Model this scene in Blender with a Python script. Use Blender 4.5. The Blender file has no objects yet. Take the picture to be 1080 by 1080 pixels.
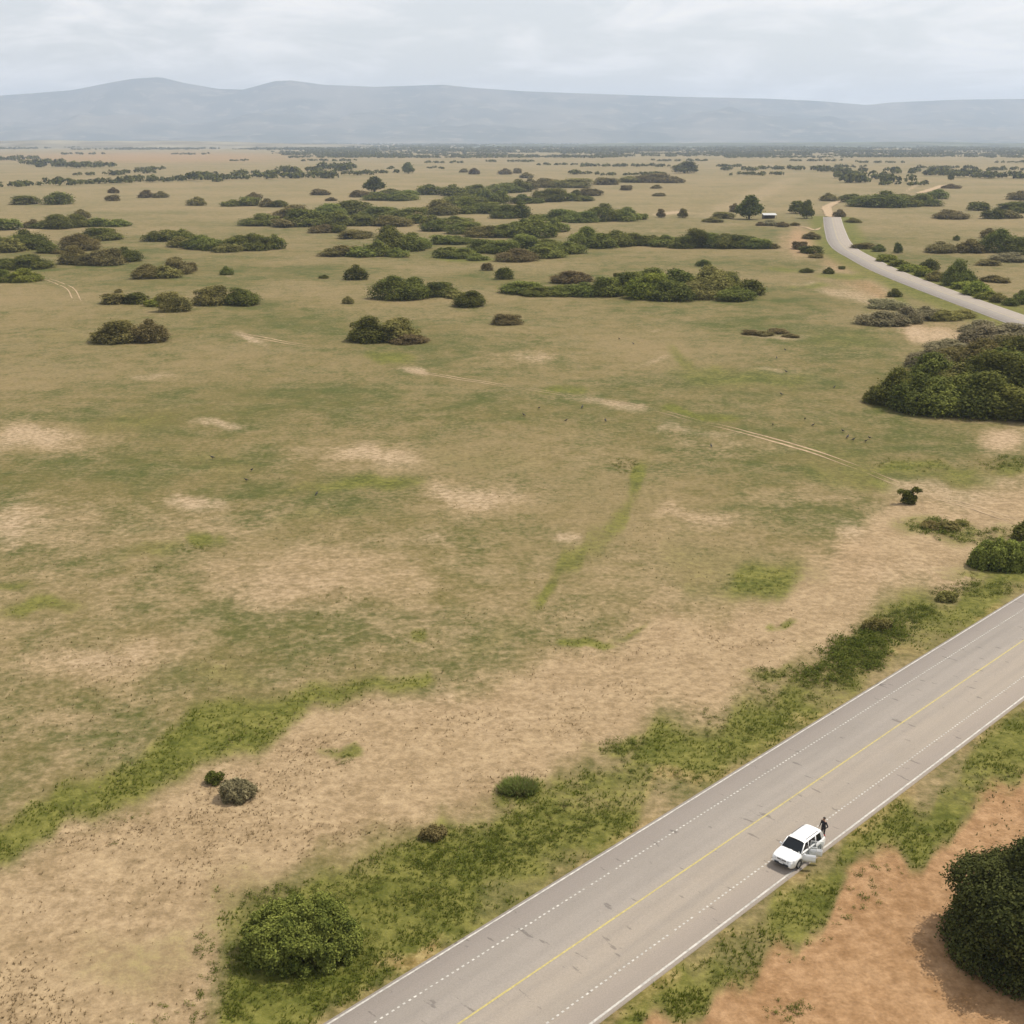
import bpy, bmesh, math, random
import numpy as np
from mathutils import Vector, Matrix

# ------------------------------------------------------------------ camera, sky, sun, exposure
SC = bpy.context.scene
COL = SC.collection
FPX, YH, CH = 1280.0, 146.0, 52.0            # focal length in photo pixels, horizon row, camera height (m)
PITCH = math.atan((540 - YH) / FPX)
CP, SP = math.cos(PITCH), math.sin(PITCH)
cam_d = bpy.data.cameras.new('camera'); cam = bpy.data.objects.new('camera', cam_d); COL.objects.link(cam)
cam.location = (0, 0, CH); cam.rotation_euler = (math.pi / 2 - PITCH, 0, 0)
cam_d.sensor_width = 36; cam_d.lens = 36 * FPX / 1080; cam_d.clip_start = 0.5; cam_d.clip_end = 60000
SC.camera = cam

SUN_AZ, SUN_EL = math.radians(62), math.radians(58)     # azimuth clockwise from +Y (view direction)
W = bpy.data.worlds.new('World'); SC.world = W; W.use_nodes = True
nt = W.node_tree; nt.nodes.clear()
def wn(t, **k):
    n = nt.nodes.new(t)
    for a, b in k.items(): setattr(n, a, b)
    return n
out = wn('ShaderNodeOutputWorld'); bg = wn('ShaderNodeBackground'); sky = wn('ShaderNodeTexSky', sky_type='NISHITA', sun_disc=False)
sky.sun_elevation = SUN_EL; sky.sun_rotation = SUN_AZ; sky.air_density = 1.0; sky.dust_density = 2.5; sky.altitude = 100
bg.inputs['Strength'].default_value = 0.13
tc = wn('ShaderNodeTexCoord'); sep = wn('ShaderNodeSeparateXYZ'); nt.links.new(tc.outputs['Generated'], sep.inputs[0])
# flat cloud deck: project the direction on a plane overhead so clouds shrink towards the horizon
zz = wn('ShaderNodeMath', operation='MAXIMUM'); nt.links.new(sep.outputs['Z'], zz.inputs[0]); zz.inputs[1].default_value = 0.0
za = wn('ShaderNodeMath', operation='ADD'); nt.links.new(zz.outputs[0], za.inputs[0]); za.inputs[1].default_value = 0.22
dv = wn('ShaderNodeVectorMath', operation='DIVIDE'); nt.links.new(tc.outputs['Generated'], dv.inputs[0]); nt.links.new(za.outputs[0], dv.inputs[1])
cn = wn('ShaderNodeTexNoise'); cn.inputs['Scale'].default_value = 2.3; cn.inputs['Detail'].default_value = 6; cn.inputs['Roughness'].default_value = 0.55; cn.inputs['Distortion'].default_value = 0.3
nt.links.new(dv.outputs[0], cn.inputs['Vector'])
cr = wn('ShaderNodeMapRange', interpolation_type='SMOOTHSTEP'); cr.inputs[1].default_value = 0.40; cr.inputs[2].default_value = 0.66; cr.inputs[3].default_value = 0.50; cr.inputs[4].default_value = 0.96
nt.links.new(cn.outputs['Fac'], cr.inputs[0])
mx = wn('ShaderNodeMix', data_type='RGBA'); nt.links.new(cr.outputs[0], mx.inputs[0]); nt.links.new(sky.outputs[0], mx.inputs[6]); mx.inputs[7].default_value = (9.1, 8.75, 8.45, 1)
nt.links.new(mx.outputs[2], bg.inputs['Color']); nt.links.new(bg.outputs[0], out.inputs['Surface'])

sd = bpy.data.lights.new('sun', 'SUN'); sd.energy = 4.7; sd.angle = math.radians(0.53); sd.color = (1.0, 0.93, 0.81)
so = bpy.data.objects.new('sun', sd); COL.objects.link(so)
sun_dir = Vector((math.sin(SUN_AZ) * math.cos(SUN_EL), math.cos(SUN_AZ) * math.cos(SUN_EL), math.sin(SUN_EL)))
so.rotation_euler = sun_dir.to_track_quat('Z', 'Y').to_euler(); so.location = sun_dir * 300
VS = SC.view_settings
VS.view_transform = 'Standard'; VS.look = 'None'; VS.gamma = 1; VS.use_curve_mapping = False; VS.exposure = -0.1
SC.render.engine = 'CYCLES'
SC.cycles.use_denoising = True
SC.cycles.max_bounces = 6; SC.cycles.diffuse_bounces = 3; SC.cycles.transparent_max_bounces = 8; SC.cycles.volume_bounces = 1
SC.cycles.use_adaptive_sampling = True; SC.cycles.adaptive_threshold = 0.015

# ------------------------------------------------------------------ photo <-> world on the ground plane
def G(px, py, z=0.0):
    dx = (px - 540) / FPX; dy = -(py - 540) / FPX
    d = (dx, CP + dy * SP, -SP + dy * CP)
    t = (z - CH) / d[2]
    return Vector((t * d[0], t * d[1], z))
def to_px(x, y, z=0.0):
    dz = z - CH
    depth = y * CP - dz * SP
    up = y * SP + dz * CP
    depth = np.where(np.abs(depth) < 1e-3, 1e-3, depth)
    return 540 + FPX * x / depth, 540 - FPX * up / depth, depth
def ppm(py):                                   # pixels per metre near row py, across the view
    p = G(540, py); return FPX / (p.y * CP + CH * SP)

# ------------------------------------------------------------------ numpy noise
def _h(ix, iy, s):
    n = (ix.astype(np.int64) * 374761393 + iy.astype(np.int64) * 668265263 + s * 1274126177) & 0x7fffffff
    n = ((n ^ (n >> 13)) * 1274126177) & 0x7fffffff
    return ((n ^ (n >> 16)) & 0xffff) / 65535.0
def vnoise(x, y, s=0):
    ix = np.floor(x); iy = np.floor(y); fx = x - ix; fy = y - iy
    fx = fx * fx * (3 - 2 * fx); fy = fy * fy * (3 - 2 * fy)
    a = _h(ix, iy, s); b = _h(ix + 1, iy, s); c = _h(ix, iy + 1, s); d = _h(ix + 1, iy + 1, s)
    return a + (b - a) * fx + (c - a) * fy + (a - b - c + d) * fx * fy
def fbm(x, y, s=0, o=4):
    t = 0; a = 0.5
    for k in range(o):
        t = t + a * vnoise(x, y, s + k * 17); x = x * 2.03; y = y * 2.03; a *= 0.5
    return t / (1 - 0.5 ** o)
def sstep(a, b, v):
    t = np.clip((v - a) / (b - a), 0, 1); return t * t * (3 - 2 * t)

# ------------------------------------------------------------------ scene helpers
def tag(o, label=None, cat=None, group=None, kind=None):
    if label: o['label'] = label
    if cat: o['category'] = cat
    if group: o['group'] = group
    if kind: o['kind'] = kind
    return o
def link(name, me, mat=None, parent=None):
    o = bpy.data.objects.new(name, me); COL.objects.link(o)
    if mat is not None and len(me.materials) == 0: me.materials.append(mat)
    if parent: o.parent = parent
    return o
def empty(name, loc=(0, 0, 0), rz=0.0):
    o = bpy.data.objects.new(name, None); COL.objects.link(o); o.location = loc; o.rotation_euler = (0, 0, rz); o.empty_display_size = 0.3
    return o
def np_mesh(name, V, F, smooth=False):
    """V (n,3), F (m,k) all polygons of the same size"""
    me = bpy.data.meshes.new(name); V = np.asarray(V, np.float32); F = np.asarray(F, np.int32); k = F.shape[1]
    me.vertices.add(len(V)); me.vertices.foreach_set('co', V.ravel())
    me.loops.add(F.size); me.loops.foreach_set('vertex_index', F.ravel())
    me.polygons.add(len(F)); me.polygons.foreach_set('loop_start', np.arange(0, F.size, k, dtype=np.int32))
    me.polygons.foreach_set('loop_total', np.full(len(F), k, np.int32))
    if smooth: me.polygons.foreach_set('use_smooth', np.ones(len(F), bool))
    me.update(calc_edges=True)
    return me
def attr_f(me, name, arr):
    a = me.attributes.new(name, 'FLOAT', 'POINT'); a.data.foreach_set('value', np.asarray(arr, np.float32))
def attr_c(me, name, arr):
    a = me.attributes.new(name, 'FLOAT_COLOR', 'POINT'); c = np.ones((len(arr), 4), np.float32); c[:, :arr.shape[1]] = arr
    a.data.foreach_set('color', c.ravel())
def bm_mesh(name, bm, smooth=False):
    me = bpy.data.meshes.new(name); bmesh.ops.recalc_face_normals(bm, faces=bm.faces); bm.to_mesh(me); bm.free()
    if smooth:
        for p in me.polygons: p.use_smooth = True
    return me
def bm_box(bm, c, s, rot=None):
    M = Matrix.Translation(c)
    if rot is not None: M = M @ rot
    r = bmesh.ops.create_cube(bm, size=1, matrix=M @ Matrix.Diagonal((s[0], s[1], s[2], 1)))
    return r['verts']
def bm_tube(bm, pts, radii, n=8, cap=True):
    pts = [Vector(p) for p in pts]; rings = []
    for i, p in enumerate(pts):
        d = (pts[min(i + 1, len(pts) - 1)] - pts[max(i - 1, 0)]).normalized()
        a = d.cross(Vector((0, 0, 1)));  a = a if a.length > 0.05 else d.cross(Vector((1, 0, 0))); a.normalize(); b = d.cross(a)
        r = radii[i] if hasattr(radii, '__len__') else radii
        rings.append([bm.verts.new(p + (a * math.cos(t) + b * math.sin(t)) * r) for t in [2 * math.pi * k / n for k in range(n)]])
    for r0, r1 in zip(rings, rings[1:]):
        for k in range(n): bm.faces.new((r0[k], r0[(k + 1) % n], r1[(k + 1) % n], r1[k]))
    if cap: bm.faces.new(rings[0][::-1]); bm.faces.new(rings[-1])
def bm_poly(bm, pts):
    return bm.faces.new([bm.verts.new(p) for p in pts])

# ------------------------------------------------------------------ materials
def mat(name, color=(0.5, 0.5, 0.5), rough=0.6, metal=0.0, spec=0.5, noise=None, **inp):
    m = bpy.data.materials.new(name); m.use_nodes = True; p = m.node_tree.nodes['Principled BSDF']
    p.inputs['Base Color'].default_value = (*color, 1); p.inputs['Roughness'].default_value = rough; p.inputs['Metallic'].default_value = metal
    p.inputs['Specular IOR Level'].default_value = spec
    for k, v in inp.items(): p.inputs[k.replace('_', ' ')].default_value = v
    if noise:
        sc, amt = noise; N = m.node_tree.nodes; L = m.node_tree.links
        t = N.new('ShaderNodeTexCoord'); x = N.new('ShaderNodeTexNoise'); x.inputs['Scale'].default_value = sc; x.inputs['Detail'].default_value = 5
        L.new(t.outputs['Object'], x.inputs['Vector'])
        r = N.new('ShaderNodeMapRange'); r.inputs[1].default_value = 0.3; r.inputs[2].default_value = 0.7; r.inputs[3].default_value = 1 - amt; r.inputs[4].default_value = 1 + amt
        L.new(x.outputs['Fac'], r.inputs[0])
        mm = N.new('ShaderNodeMix'); mm.data_type = 'RGBA'; mm.blend_type = 'MULTIPLY'; mm.inputs[0].default_value = 1; mm.inputs[6].default_value = (*color, 1)
        L.new(r.outputs[0], mm.inputs[7]); L.new(mm.outputs[2], p.inputs['Base Color'])
    return m
class NB:
    """small node-building helper"""
    def __init__(s, m): s.m = m; s.N = m.node_tree.nodes; s.L = m.node_tree.links; s.p = s.N['Principled BSDF']
    def n(s, t, **k):
        x = s.N.new(t)
        for a, b in k.items(): setattr(x, a, b)
        return x
    def coord(s): return s.n('ShaderNodeTexCoord').outputs['Object']
    def noise(s, vec, scale, detail=4, rough=0.55, dist=0.0):
        x = s.n('ShaderNodeTexNoise'); x.inputs['Scale'].default_value = scale; x.inputs['Detail'].default_value = detail; x.inputs['Roughness'].default_value = rough; x.inputs['Distortion'].default_value = dist
        s.L.new(vec, x.inputs['Vector']); return x.outputs['Fac']
    def scale(s, vec, v):
        x = s.n('ShaderNodeVectorMath', operation='MULTIPLY'); s.L.new(vec, x.inputs[0]); x.inputs[1].default_value = v; return x.outputs[0]
    def math(s, op, a, b=0.0, clamp=False):
        x = s.n('ShaderNodeMath', operation=op, use_clamp=clamp)
        for i, v in enumerate((a, b)):
            if isinstance(v, (int, float)): x.inputs[i].default_value = v
            else: s.L.new(v, x.inputs[i])
        return x.outputs[0]
    def rng(s, v, a, b, c=0.0, d=1.0, smooth=True):
        x = s.n('ShaderNodeMapRange', interpolation_type='SMOOTHSTEP' if smooth else 'LINEAR'); s.L.new(v, x.inputs[0])
        for i, q in enumerate((a, b, c, d)): x.inputs[i + 1].default_value = q
        return x.outputs[0]
    def mix(s, f, a, b, blend='MIX'):
        x = s.n('ShaderNodeMix', data_type='RGBA', blend_type=blend)
        if isinstance(f, (int, float)): x.inputs[0].default_value = f
        else: s.L.new(f, x.inputs[0])
        for i, v in ((6, a), (7, b)):
            if isinstance(v, tuple): x.inputs[i].default_value = (*v, 1)
            else: s.L.new(v, x.inputs[i])
        return x.outputs[2]
    def attr(s, name):
        x = s.n('ShaderNodeAttribute'); x.attribute_name = name; return x
    def sepc(s, v):
        x = s.n('ShaderNodeSeparateColor'); s.L.new(v, x.inputs[0]); return x.outputs
    def bump(s, hgt, strength, dist):
        x = s.n('ShaderNodeBump'); x.inputs['Strength'].default_value = strength; x.inputs['Distance'].default_value = dist
        s.L.new(hgt, x.inputs['Height']); s.L.new(x.outputs[0], s.p.inputs['Normal'])

# ------------------------------------------------------------------ the road lines (measured on the photo, laid out on the ground)
C0, C1 = G(486.4, 1080), G(1080, 676.3)
RU = (C1 - C0).normalized(); RN = Vector((RU.y, -RU.x, 0))          # along the road (away), and to its right (towards the camera side)
HALF, LANE = 5.75, 3.78
def road2_pts():
    pts = [(1080, 340), (1040, 325.5), (1000, 311), (960, 296), (930, 283.5), (909, 272.5), (893, 263.5), (885, 255), (881.5, 246), (879, 237), (877.5, 229)]
    return [G(*p) for p in pts]
def bezier(p0, p1, p2, p3, n):
    r = []
    for i in range(n + 1):
        t = i / n; a = (1 - t) ** 3; b = 3 * (1 - t) ** 2 * t; c = 3 * (1 - t) * t * t; d = t ** 3
        r.append(p0 * a + p1 * b + p2 * c + p3 * d)
    return r
def smooth_path(pts, step):
    """Catmull-Rom through pts, resampled"""
    P = [pts[0] * 2 - pts[1]] + pts + [pts[-1] * 2 - pts[-2]]; r = []
    for i in range(1, len(P) - 2):
        n = max(2, int((P[i + 1] - P[i]).length / step))
        for k in range(n):
            t = k / n
            r.append(0.5 * ((2 * P[i]) + (P[i + 1] - P[i - 1]) * t + (2 * P[i - 1] - 5 * P[i] + 4 * P[i + 1] - P[i + 2]) * t * t + (3 * P[i] - P[i - 1] - 3 * P[i + 1] + P[i + 2]) * t ** 3))
    r.append(pts[-1].copy()); return r
_far = road2_pts()
S0 = C0 - RU * 90; S1 = C0 + RU * 118
bend = bezier(S1, S1 + RU * 75, _far[0] + (_far[0] - _far[1]).normalized() * 75, _far[0], 40)
ROAD = [S0 + (S1 - S0) * (k / 80) for k in range(80)] + bend[:-1] + smooth_path(_far, 6)
RA = np.array([[p.x, p.y] for p in ROAD])
def poly_dist(x, y, A):
    """distance from points to polyline A (n,2)"""
    best = np.full(x.shape, 1e9)
    for (ax, ay), (bx, by) in zip(A[:-1], A[1:]):
        dx, dy = bx - ax, by - ay; L = dx * dx + dy * dy + 1e-9
        t = np.clip(((x - ax) * dx + (y - ay) * dy) / L, 0, 1)
        best = np.minimum(best, np.hypot(x - ax - t * dx, y - ay - t * dy))
    return best
RA_C = RA[::3] if (len(RA) - 1) % 3 == 0 else np.vstack([RA[::3], RA[-1:]])

# ------------------------------------------------------------------ what covers the ground: bare earth, grass, red soil, pale sand
DRY_BANK = [(-300, 990), (0, 915), (120, 850), (220, 815), (300, 770), (345, 745), (470, 728), (560, 692), (640, 668), (720, 658), (790, 640), (845, 595), (868, 560), (930, 535), (1000, 510), (1080, 503), (1300, 470),
            (1300, 500), (1080, 568), (990, 612), (900, 655), (850, 690), (790, 735), (740, 765), (640, 785), (590, 815), (500, 850), (420, 880), (330, 915), (260, 950), (235, 1000), (200, 1080), (120, 1400), (-300, 1400)]
VERGE_L = [(120, 1400), (215, 1080), (245, 985), (310, 940), (420, 888), (520, 852), (600, 815), (660, 792), (760, 770), (850, 695), (910, 655), (1000, 612), (1080, 575), (1400, 390), (1400, 430), (1080, 628), (350, 1080), (0, 1400)]
VERGE_R = [(560, 1140), (630, 1080), (1080, 738), (1400, 480), (1400, 640), (1080, 815), (1010, 862), (935, 902), (885, 940), (840, 985), (790, 1035), (720, 1085), (600, 1200)]
RED_R = [(1400, 590), (1080, 800), (1010, 850), (935, 890), (880, 932), (830, 985), (775, 1035), (690, 1100), (600, 1400), (1600, 1400)]
GREEN_L = [(-200, 960), (0, 872), (70, 838), (130, 800), (180, 760), (260, 738), (360, 728), (450, 711), (462, 720), (390, 738), (335, 758), (290, 782), (215, 815), (130, 842), (60, 885), (-200, 1000)]
#  (x, y, rx, ry, strength, tilt)
DRY = [(320, 615, 150, 42, .75, 0), (100, 700, 110, 30, .7, -8), (420, 655, 90, 30, .5, 0), (190, 560, 110, 30, .5, 0), (60, 560, 70, 40, .55, 0), (560, 700, 120, 30, .55, -15), (700, 610, 90, 40, .3, 0),
       (840, 525, 60, 12, .45, -5), (740, 551, 50, 12, .6, 0), (500, 520, 90, 24, .5, 0), (390, 484, 80, 18, .5, 0), (40, 465, 60, 18, .6, 0), (780, 470, 70, 14, .4, 0), (450, 570, 90, 20, .4, 0), (280, 540, 90, 18, .35, 0),
       (700, 650, 90, 26, .6, -12), (650, 720, 120, 30, .5, -20), (60, 770, 70, 20, .5, -10), (610, 480, 120, 20, .25, 0), (560, 375, 60, 9, .4, 0), (1050, 458, 45, 16, .8, 0), (1000, 530, 90, 20, .6, 0), (905, 262, 1, 1, .1, 0),
       (900, 313, 40, 9, .6, 15), (960, 340, 45, 12, .4, 25), (843, 255, 20, 18, .8, 0), (880, 285, 24, 12, .6, 0), (915, 300, 40, 8, .55, 20)]
PALE = [(30, 465, 34, 11, .8, 0), (15, 556, 26, 22, .75, 0), (190, 536, 40, 8, .8, 0), (390, 482, 44, 9, .75, 0), (500, 518, 40, 10, .8, 0), (225, 450, 25, 4, .8, 0), (430, 392, 24, 4, .9, 5), (600, 566, 13, 6, .8, 0),
        (268, 356, 32, 4, .75, 12), (140, 402, 45, 4, .5, 0), (560, 375, 26, 6, .4, 0), (700, 383, 34, 3, .6, 0), (645, 425, 40, 5, .7, 10), (735, 459, 40, 5, .55, 0), (740, 551, 32, 7, .4, 0), (460, 568, 32, 6, .4, 0),
        (1050, 458, 34, 11, .8, 0), (880, 312, 30, 5, .6, 15), (992, 352, 17, 10, .9, 30), (965, 343, 26, 5, .5, 20), (100, 697, 44, 13, .55, -8), (300, 622, 70, 20, .35, 0), (233, 291, 6, 1.2, .9, 0), (727, 227, 40, 1.6, 1.0, 0), (688, 245, 10, 1.2, .6, 0),
        (845, 300, 14, 2, .8, 0), (985, 515, 60, 10, .6, 5), (880, 560, 25, 12, .55, 0), (935, 600, 60, 18, .35, 0), (460, 740, 70, 12, .35, -12), (700, 352, 30, 2, .4, 0), (815, 356, 30, 3, .6, 0), (815, 391, 16, 2, .5, 0), (20, 243, 10, 1.2, .7, 0),
        (300, 850, 90, 30, .3, -15), (70, 960, 80, 40, .3, 0), (560, 745, 90, 20, .3, -15), (980, 198, 22, 1.6, .7, -14), (1040, 500, 40, 6, .5, 8)]
GREEN = [(40, 645, 36, 10, .8, -8), (205, 575, 24, 9, .85, 0), (140, 585, 40, 10, .5, 0), (385, 512, 60, 8, .75, -6), (430, 722, 26, 6, .9, -10), (612, 676, 22, 5, .9, 0), (660, 668, 30, 4, .6, -5), (570, 626, 20, 6, .75, -8), (665, 500, 16, 12, .9, -40),
         (576, 622, 28, 9, .85, -35), (605, 590, 34, 10, .7, -50), (640, 545, 40, 10, .65, -50), (668, 505, 24, 11, .8, -45), (520, 665, 50, 12, .3, -30), (800, 615, 44, 20, .9, -10), (760, 600, 60, 26, .35, 0), (742, 440, 34, 5, .9, 4), (590, 410, 30, 5, .8, 0), (400, 378, 25, 7, .75, 0), (900, 500, 70, 16, .55, 0), (965, 492, 50, 7, .7, -5), (1060, 490, 34, 9, .7, 0), (935, 508, 40, 9, .7, 12),
         (1000, 497, 50, 10, .5, 0), (850, 302, 22, 3, .8, 0), (825, 285, 16, 3, .7, 0), (880, 292, 30, 4, .8, 0), (930, 425, 30, 9, .6, 0), (790, 400, 70, 10, .5, 0), (880, 360, 60, 12, .35, 0), (365, 802, 15, 8, .9, 0), (547, 830, 34, 14, .9, 0), (820, 661, 14, 5, .85, 0), (810, 712, 24, 8, .7, -10),
         (650, 787, 32, 10, .8, 0), (120, 450, 70, 14, .35, 0), (20, 621, 22, 5, .7, 0), (220, 490, 60, 14, .3, 0), (960, 312, 30, 5, .7, 18), (1060, 350, 34, 8, .8, 18), (1000, 330, 60, 8, .4, 15), (750, 385, 30, 8, .6, 30), (230, 720, 60, 14, .4, 0), (430, 672, 14, 7, .7, 0), (350, 545, 60, 8, .35, 0),
         (995, 555, 30, 12, .7, 0), (1040, 560, 50, 14, .5, 0), (500, 480, 120, 14, .25, 0), (915, 668, 26, 12, .9, -30), (990, 630, 40, 10, .9, -30), (60, 355, 40, 8, .3, 0), (860, 480, 60, 10, .35, 0), (500, 271, 50, 2.5, .8, 0), (535, 223, 14, 2, .7, 0), (300, 990, 110, 70, .6, 0), (140, 1020, 70, 40, .35, 0),
         (230, 960, 40, 20, .5, 0), (840, 230, 1, 1, .1, 0)]
ORANGE = [(430, 1012, 50, 11, .75, -30), (620, 905, 60, 9, .5, -33), (730, 830, 60, 8, .5, -33), (840, 760, 70, 8, .45, -33), (960, 690, 60, 7, .45, -33), (845, 925, 26, 8, .4, -36), (935, 850, 40, 8, .35, -38), (760, 1000, 40, 9, .45, -36), (690, 1055, 40, 10, .5, -36), (1040, 780, 40, 7, .3, -38), (385, 1065, 40, 8, .5, -30)]
def polymask(u, v, P, soft):
    ins = np.zeros(u.shape, bool); d = np.full(u.shape, 1e9); n = len(P)
    for i in range(n):
        ax, ay = P[i]; bx, by = P[(i + 1) % n]
        c = ((ay > v) != (by > v))
        with np.errstate(divide='ignore', invalid='ignore'):
            ins ^= c & (u < (bx - ax) * (v - ay) / (by - ay + 1e-12) + ax)
        dx, dy = bx - ax, by - ay; t = np.clip(((u - ax) * dx + (v - ay) * dy) / (dx * dx + dy * dy), 0, 1)
        d = np.minimum(d, np.hypot(u - ax - t * dx, v - ay - t * dy))
    s = np.where(ins, d, -d)
    return sstep(-soft, soft, s)
def ells(u, v, lst):
    m = np.zeros(u.shape)
    for cx, cy, rx, ry, st, rot in lst:
        c, s = math.cos(math.radians(rot)), math.sin(math.radians(rot))
        a = ((u - cx) * c + (v - cy) * s) / rx; b = (-(u - cx) * s + (v - cy) * c) / ry
        m = np.maximum(m, st * (1 - sstep(0.2, 1.75, np.hypot(a, b))))
    return m
def cover(x, y):
    """masks of the ground cover at world points: dry, green, red, pale, orange, far"""
    r = np.hypot(x, y)
    A = np.clip(r * 0.035, 1.0, 60)
    wx = x + (fbm(x / A / 1.3, y / A / 1.3, 3) - .5) * A * 2.2; wy = y + (fbm(x / A / 1.3, y / A / 1.3, 9) - .5) * A * 3.2
    u, v, dep = to_px(wx, wy)
    bad = dep < 5
    u = np.where(bad, -5000, u); v = np.where(bad, 5000, v)
    f1 = fbm(x / 26, y / 40, 31); f2 = fbm(x / 7, y / 9, 37)
    dry = np.maximum(polymask(u, v, DRY_BANK, 26) * .95, ells(u, v, DRY))
    base = 0.06 + .34 * sstep(480, 640, v) + .28 * sstep(290, 215, v)
    dry = np.maximum(dry, base * sstep(.25, .6, f1 * .6 + f2 * .4 + .08))
    far = sstep(262, 205, v)
    red = np.maximum(polymask(u, v, RED_R, 26), 0.8 * ells(u, v, [(843, 255, 22, 18, .7, 0), (890, 283, 40, 10, .6, 15), (905, 305, 45, 9, .6, 18), (990, 350, 24, 14, .6, 30), (1050, 458, 45, 14, .4, 0), (900, 590, 80, 40, .35, 0), (160, 166, 200, 7, .7, 0), (500, 166, 160, 5, .35, 0)]))
    gl = polymask(u, v, VERGE_L, 20); gr = polymask(u, v, VERGE_R, 18)
    green = np.maximum.reduce([ells(u, v, GREEN), polymask(u, v, GREEN_L, 17) * .95, gl * (.50 + .45 * sstep(.36, .62, f2)), gr * (.45 + .50 * sstep(.34, .62, f2))])
    dr = poly_dist(x, y, RA_C)
    green = np.maximum(green, .75 * sstep(22, 9, dr) * (v < 600))
    pale = ells(u, v, PALE)
    strip = np.array([[*G(752, 229).xy], [*G(775, 217).xy], [*G(800, 205).xy], [*G(838, 188).xy]])
    pale = np.maximum(pale, .38 * sstep(30, 6, poly_dist(x, y, strip)))
    org = np.maximum(ells(u, v, ORANGE), .5 * sstep(2.2, .2, np.abs(dr - HALF - .3)) * sstep(.4, .6, f2))
    red = red * (1 - .75 * gr * sstep(.45, .55, f2))
    return dry, np.clip(green, 0, 1), np.clip(red, 0, 1), pale, org, far
def gz(x, y):
    """gentle relief of the ground away from the road"""
    x = np.asarray(x, float); y = np.asarray(y, float)
    d = poly_dist(x, y, RA_C)
    near = sstep(7.5, 22, d) * sstep(3000, 600, np.hypot(x, y))
    return near * ((fbm(x / 34, y / 34, 71) - .5) * 1.0 + (fbm(x / 5, y / 5, 73) - .5) * .28) - .02
def gz1(x, y): return float(gz(np.array([x]), np.array([y]))[0])

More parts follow.
